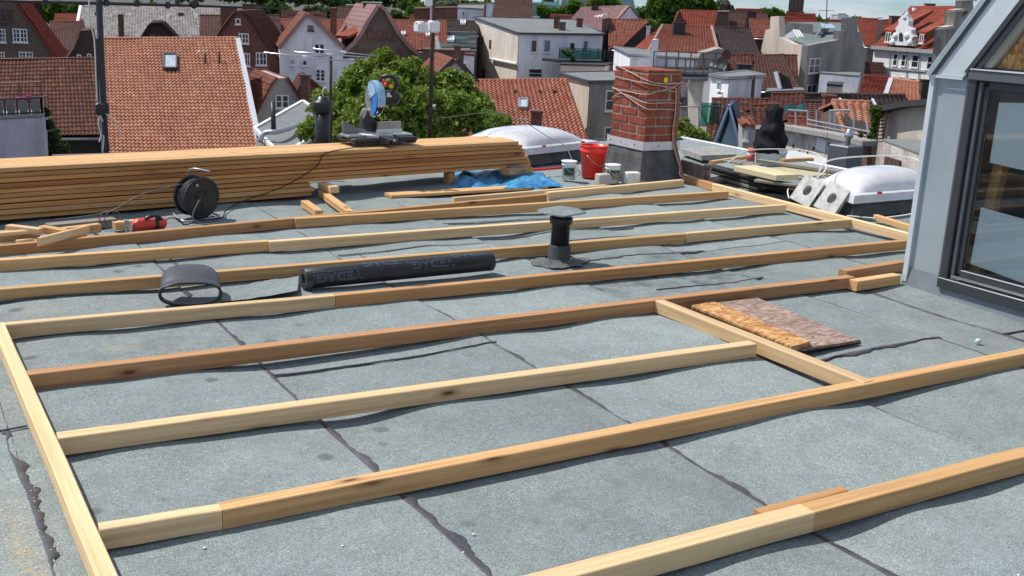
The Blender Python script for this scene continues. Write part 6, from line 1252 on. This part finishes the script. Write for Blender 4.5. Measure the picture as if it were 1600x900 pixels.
obj('tower_body',MB(M).box((-1.7,-1.7,GZ),(1.7,1.7,zt)),B_RED,t); obj('tower_base',MB(M).box((-2.1,-2.1,GZ),(2.1,2.1,at(1244,18,270).z)),B_RED,t); obj('spire',MB(M).lathe([(2.4,zt),(.9,zt+4.5),(0,zt+12)],(0,0,0),8),B_BRN,t)
for k in(-1,0,1): obj('louvre',MB(M).box((k*1.0-.28,-1.78,zt-3.2),(k*1.0+.28,-1.705,zt-.9)),PANE,t); obj('louvre',MB(M).box((-1.78,k*1.0-.28,zt-3.2),(-1.705,k*1.0+.28,zt-.9)),PANE,t)
saddle('far red roof under the brick church tower',(1228,23,150),(1274,24,150),(1280,42,140),(1222,40,140),T_BR,PC,amp=.03,seg=2)
for lab,x0,x1,yt,tt,m1,m2 in(('far pale industrial block on the skyline right of the tower',1299,1326,24,400,FLATG,PW),('far grey lantern block on the skyline behind the grey fire wall',1310,1322,22,390,FLATG,PWW),('far grey flat building left of the brown gable on the skyline',540,567,8,420,FLATG,PG),
  ('second far grey block just behind the brown gable tip',565,597,4,430,FLATG,PG),('far white low building on the skyline right of the ornate house trees',1345,1368,29,420,FLATG,PWW),('far white house strip at the skyline left of the ornate roof',1360,1380,30,300,FLATG,PW),
  ('far dark long hall behind the white building at the skyline',716,780,7,300,T_BN,B_RED),('far white hall edge on the skyline beside the dark hall',760,800,5,280,T_BN,PW)):
    block(lab,[(x0,yt,tt),(x1,yt+1,tt),(x1,yt-1+.5,tt*1.05),(x0,yt-1,tt*1.05)],m1,m2)
saddle('dark red brown roof at the skyline above the large white building',(774,-6,150),(832,-4,150),(832,30,140),(768,30,140),T_BN,B_RED,amp=.03,seg=2)
# generic houses filling the far streets
k=0
fill=['rust red','brown','dusky red','dark brown','faded red','grey brown']
for (x,y,tt,w,dy,mt) in [(60,60,130,60,30,T_RM),(440,18,170,70,20,T_BN),(640,24,190,50,18,T_RM),(700,26,200,60,14,T_BN),(860,24,170,40,14,T_RM),(1200,58,105,40,24,T_BN),(1215,30,190,40,14,T_RM),(1290,32,180,50,14,T_RM),(1350,100,110,30,20,T_BN),(1120,60,112,40,22,T_BN),(990,60,112,40,22,T_RM),(640,90,90,60,22,T_RD),(360,110,72,60,40,T_BN),(1330,170,52,40,22,T_BN),(1230,190,44,40,22,T_RM),(1010,104,86,60,18,T_RD)]:
    saddle(f'background house with {["rust red","brown","dusky red"][k%3]} roof '+['beyond the curved brick gable','on the skyline left of the tall red chimney','behind the brown flared gable','above the slate roof strip','left of the pink roof','behind the stepped beige wall','below the church tower','behind the green metal roof','between the grey fire wall and ornate house','behind the black tile roof','behind the middle red roof','below the brown flared gable','below the brown red brick gable','between black roof and ruin','left of the scaffold behind the ruined wall','directly above the brick chimney'][k],
      (x,y,tt),(x+w,y+w*.048,tt),(x+w+3,y+dy+w*.048,tt*.93),(x-3,y+dy,tt*.93),mt,B_BRN,amp=.03,seg=2); k+=1
# skyline trees
def skytree(lab,cl,n,s,mt,seed): tree(lab,cl,n,s,mt,seed,True,tr=.5)
skytree('bright green trees on the skyline at the upper left',[(72,20,230,12),(86,14,230,13),(100,16,230,13),(115,18,230,12),(126,14,230,8),(78,28,230,8)],6000,.75,LFB,51)
skytree('dark green tree group on the skyline left of the white gable',[(414,18,300,9),(428,14,300,12),(442,20,300,12),(455,24,300,8),(405,24,300,6)],4500,.9,LFD,52)
skytree('green tree group on the skyline behind the tall red chimney',[(482,20,310,9),(498,20,310,11),(508,24,310,10),(520,24,310,8),(535,28,300,8)],3600,.9,LFD,53)
skytree('dark rounded tree on the skyline right of the brown gable',[(618,26,280,9),(612,32,280,6)],1800,.8,LFD,54); skytree('lighter trees on the skyline left of the antenna mast',[(634,28,290,7),(646,20,290,10),(658,14,290,10),(650,28,290,7)],3200,.8,LFB,55)
skytree('pale leafless tree crown on the skyline right of the antenna mast',[(690,10,330,10),(705,8,330,9),(716,12,330,7)],1500,.45,LFG,56)
skytree('huge bright green tree below the skyline right of the church',[(1012,22,185,14),(1030,10,185,18),(1055,6,185,20),(1080,4,185,18),(1102,8,185,15),(1030,32,185,16),(1060,26,185,18),(1090,24,185,15),(1014,40,180,10),(1112,16,185,9)],15000,.55,LFB,57)
skytree('green trees before the grey church roof',[(884,20,200,10),(898,12,200,12),(880,34,200,8),(900,30,200,9),(868,22,200,8),(856,22,200,8),(846,16,200,7)],5500,.6,LFB,58); skytree('green tree before the church between grey roof and copper cone',[(935,6,205,13),(950,4,205,12),(962,10,205,8),(925,10,205,8)],3200,.6,LFB,59)
skytree('pale bare tree on the skyline right of the huge green tree',[(1130,8,200,11),(1140,16,200,8),(1122,14,200,7)],1500,.35,LFG,60); skytree('small green tree left of the red church tower',[(1195,22,220,8),(1208,22,220,9),(1219,25,220,7),(1186,28,220,5)],2400,.6,LFB,61)
skytree('low green tree tops above the long grey roof',[(165,7,320,5),(215,8,320,5),(240,8,320,5)],900,.8,LFB,62)
fw_l=[(x,10+.048*(x-800)+4+3*math.sin(x*.05),520+60*math.sin(x*.013),9+3*math.sin(x*.11)) for x in range(-150,1800,14)]
o=obj('distant_woods',leaves(fw_l,22000,1.9,70),LFD,kind='stuff',label='distant belt of woods along the horizon',cat='woods')
print('town done',len(bpy.data.objects))
for o in bpy.data.objects:
    if '_w' in o: del o['_w']
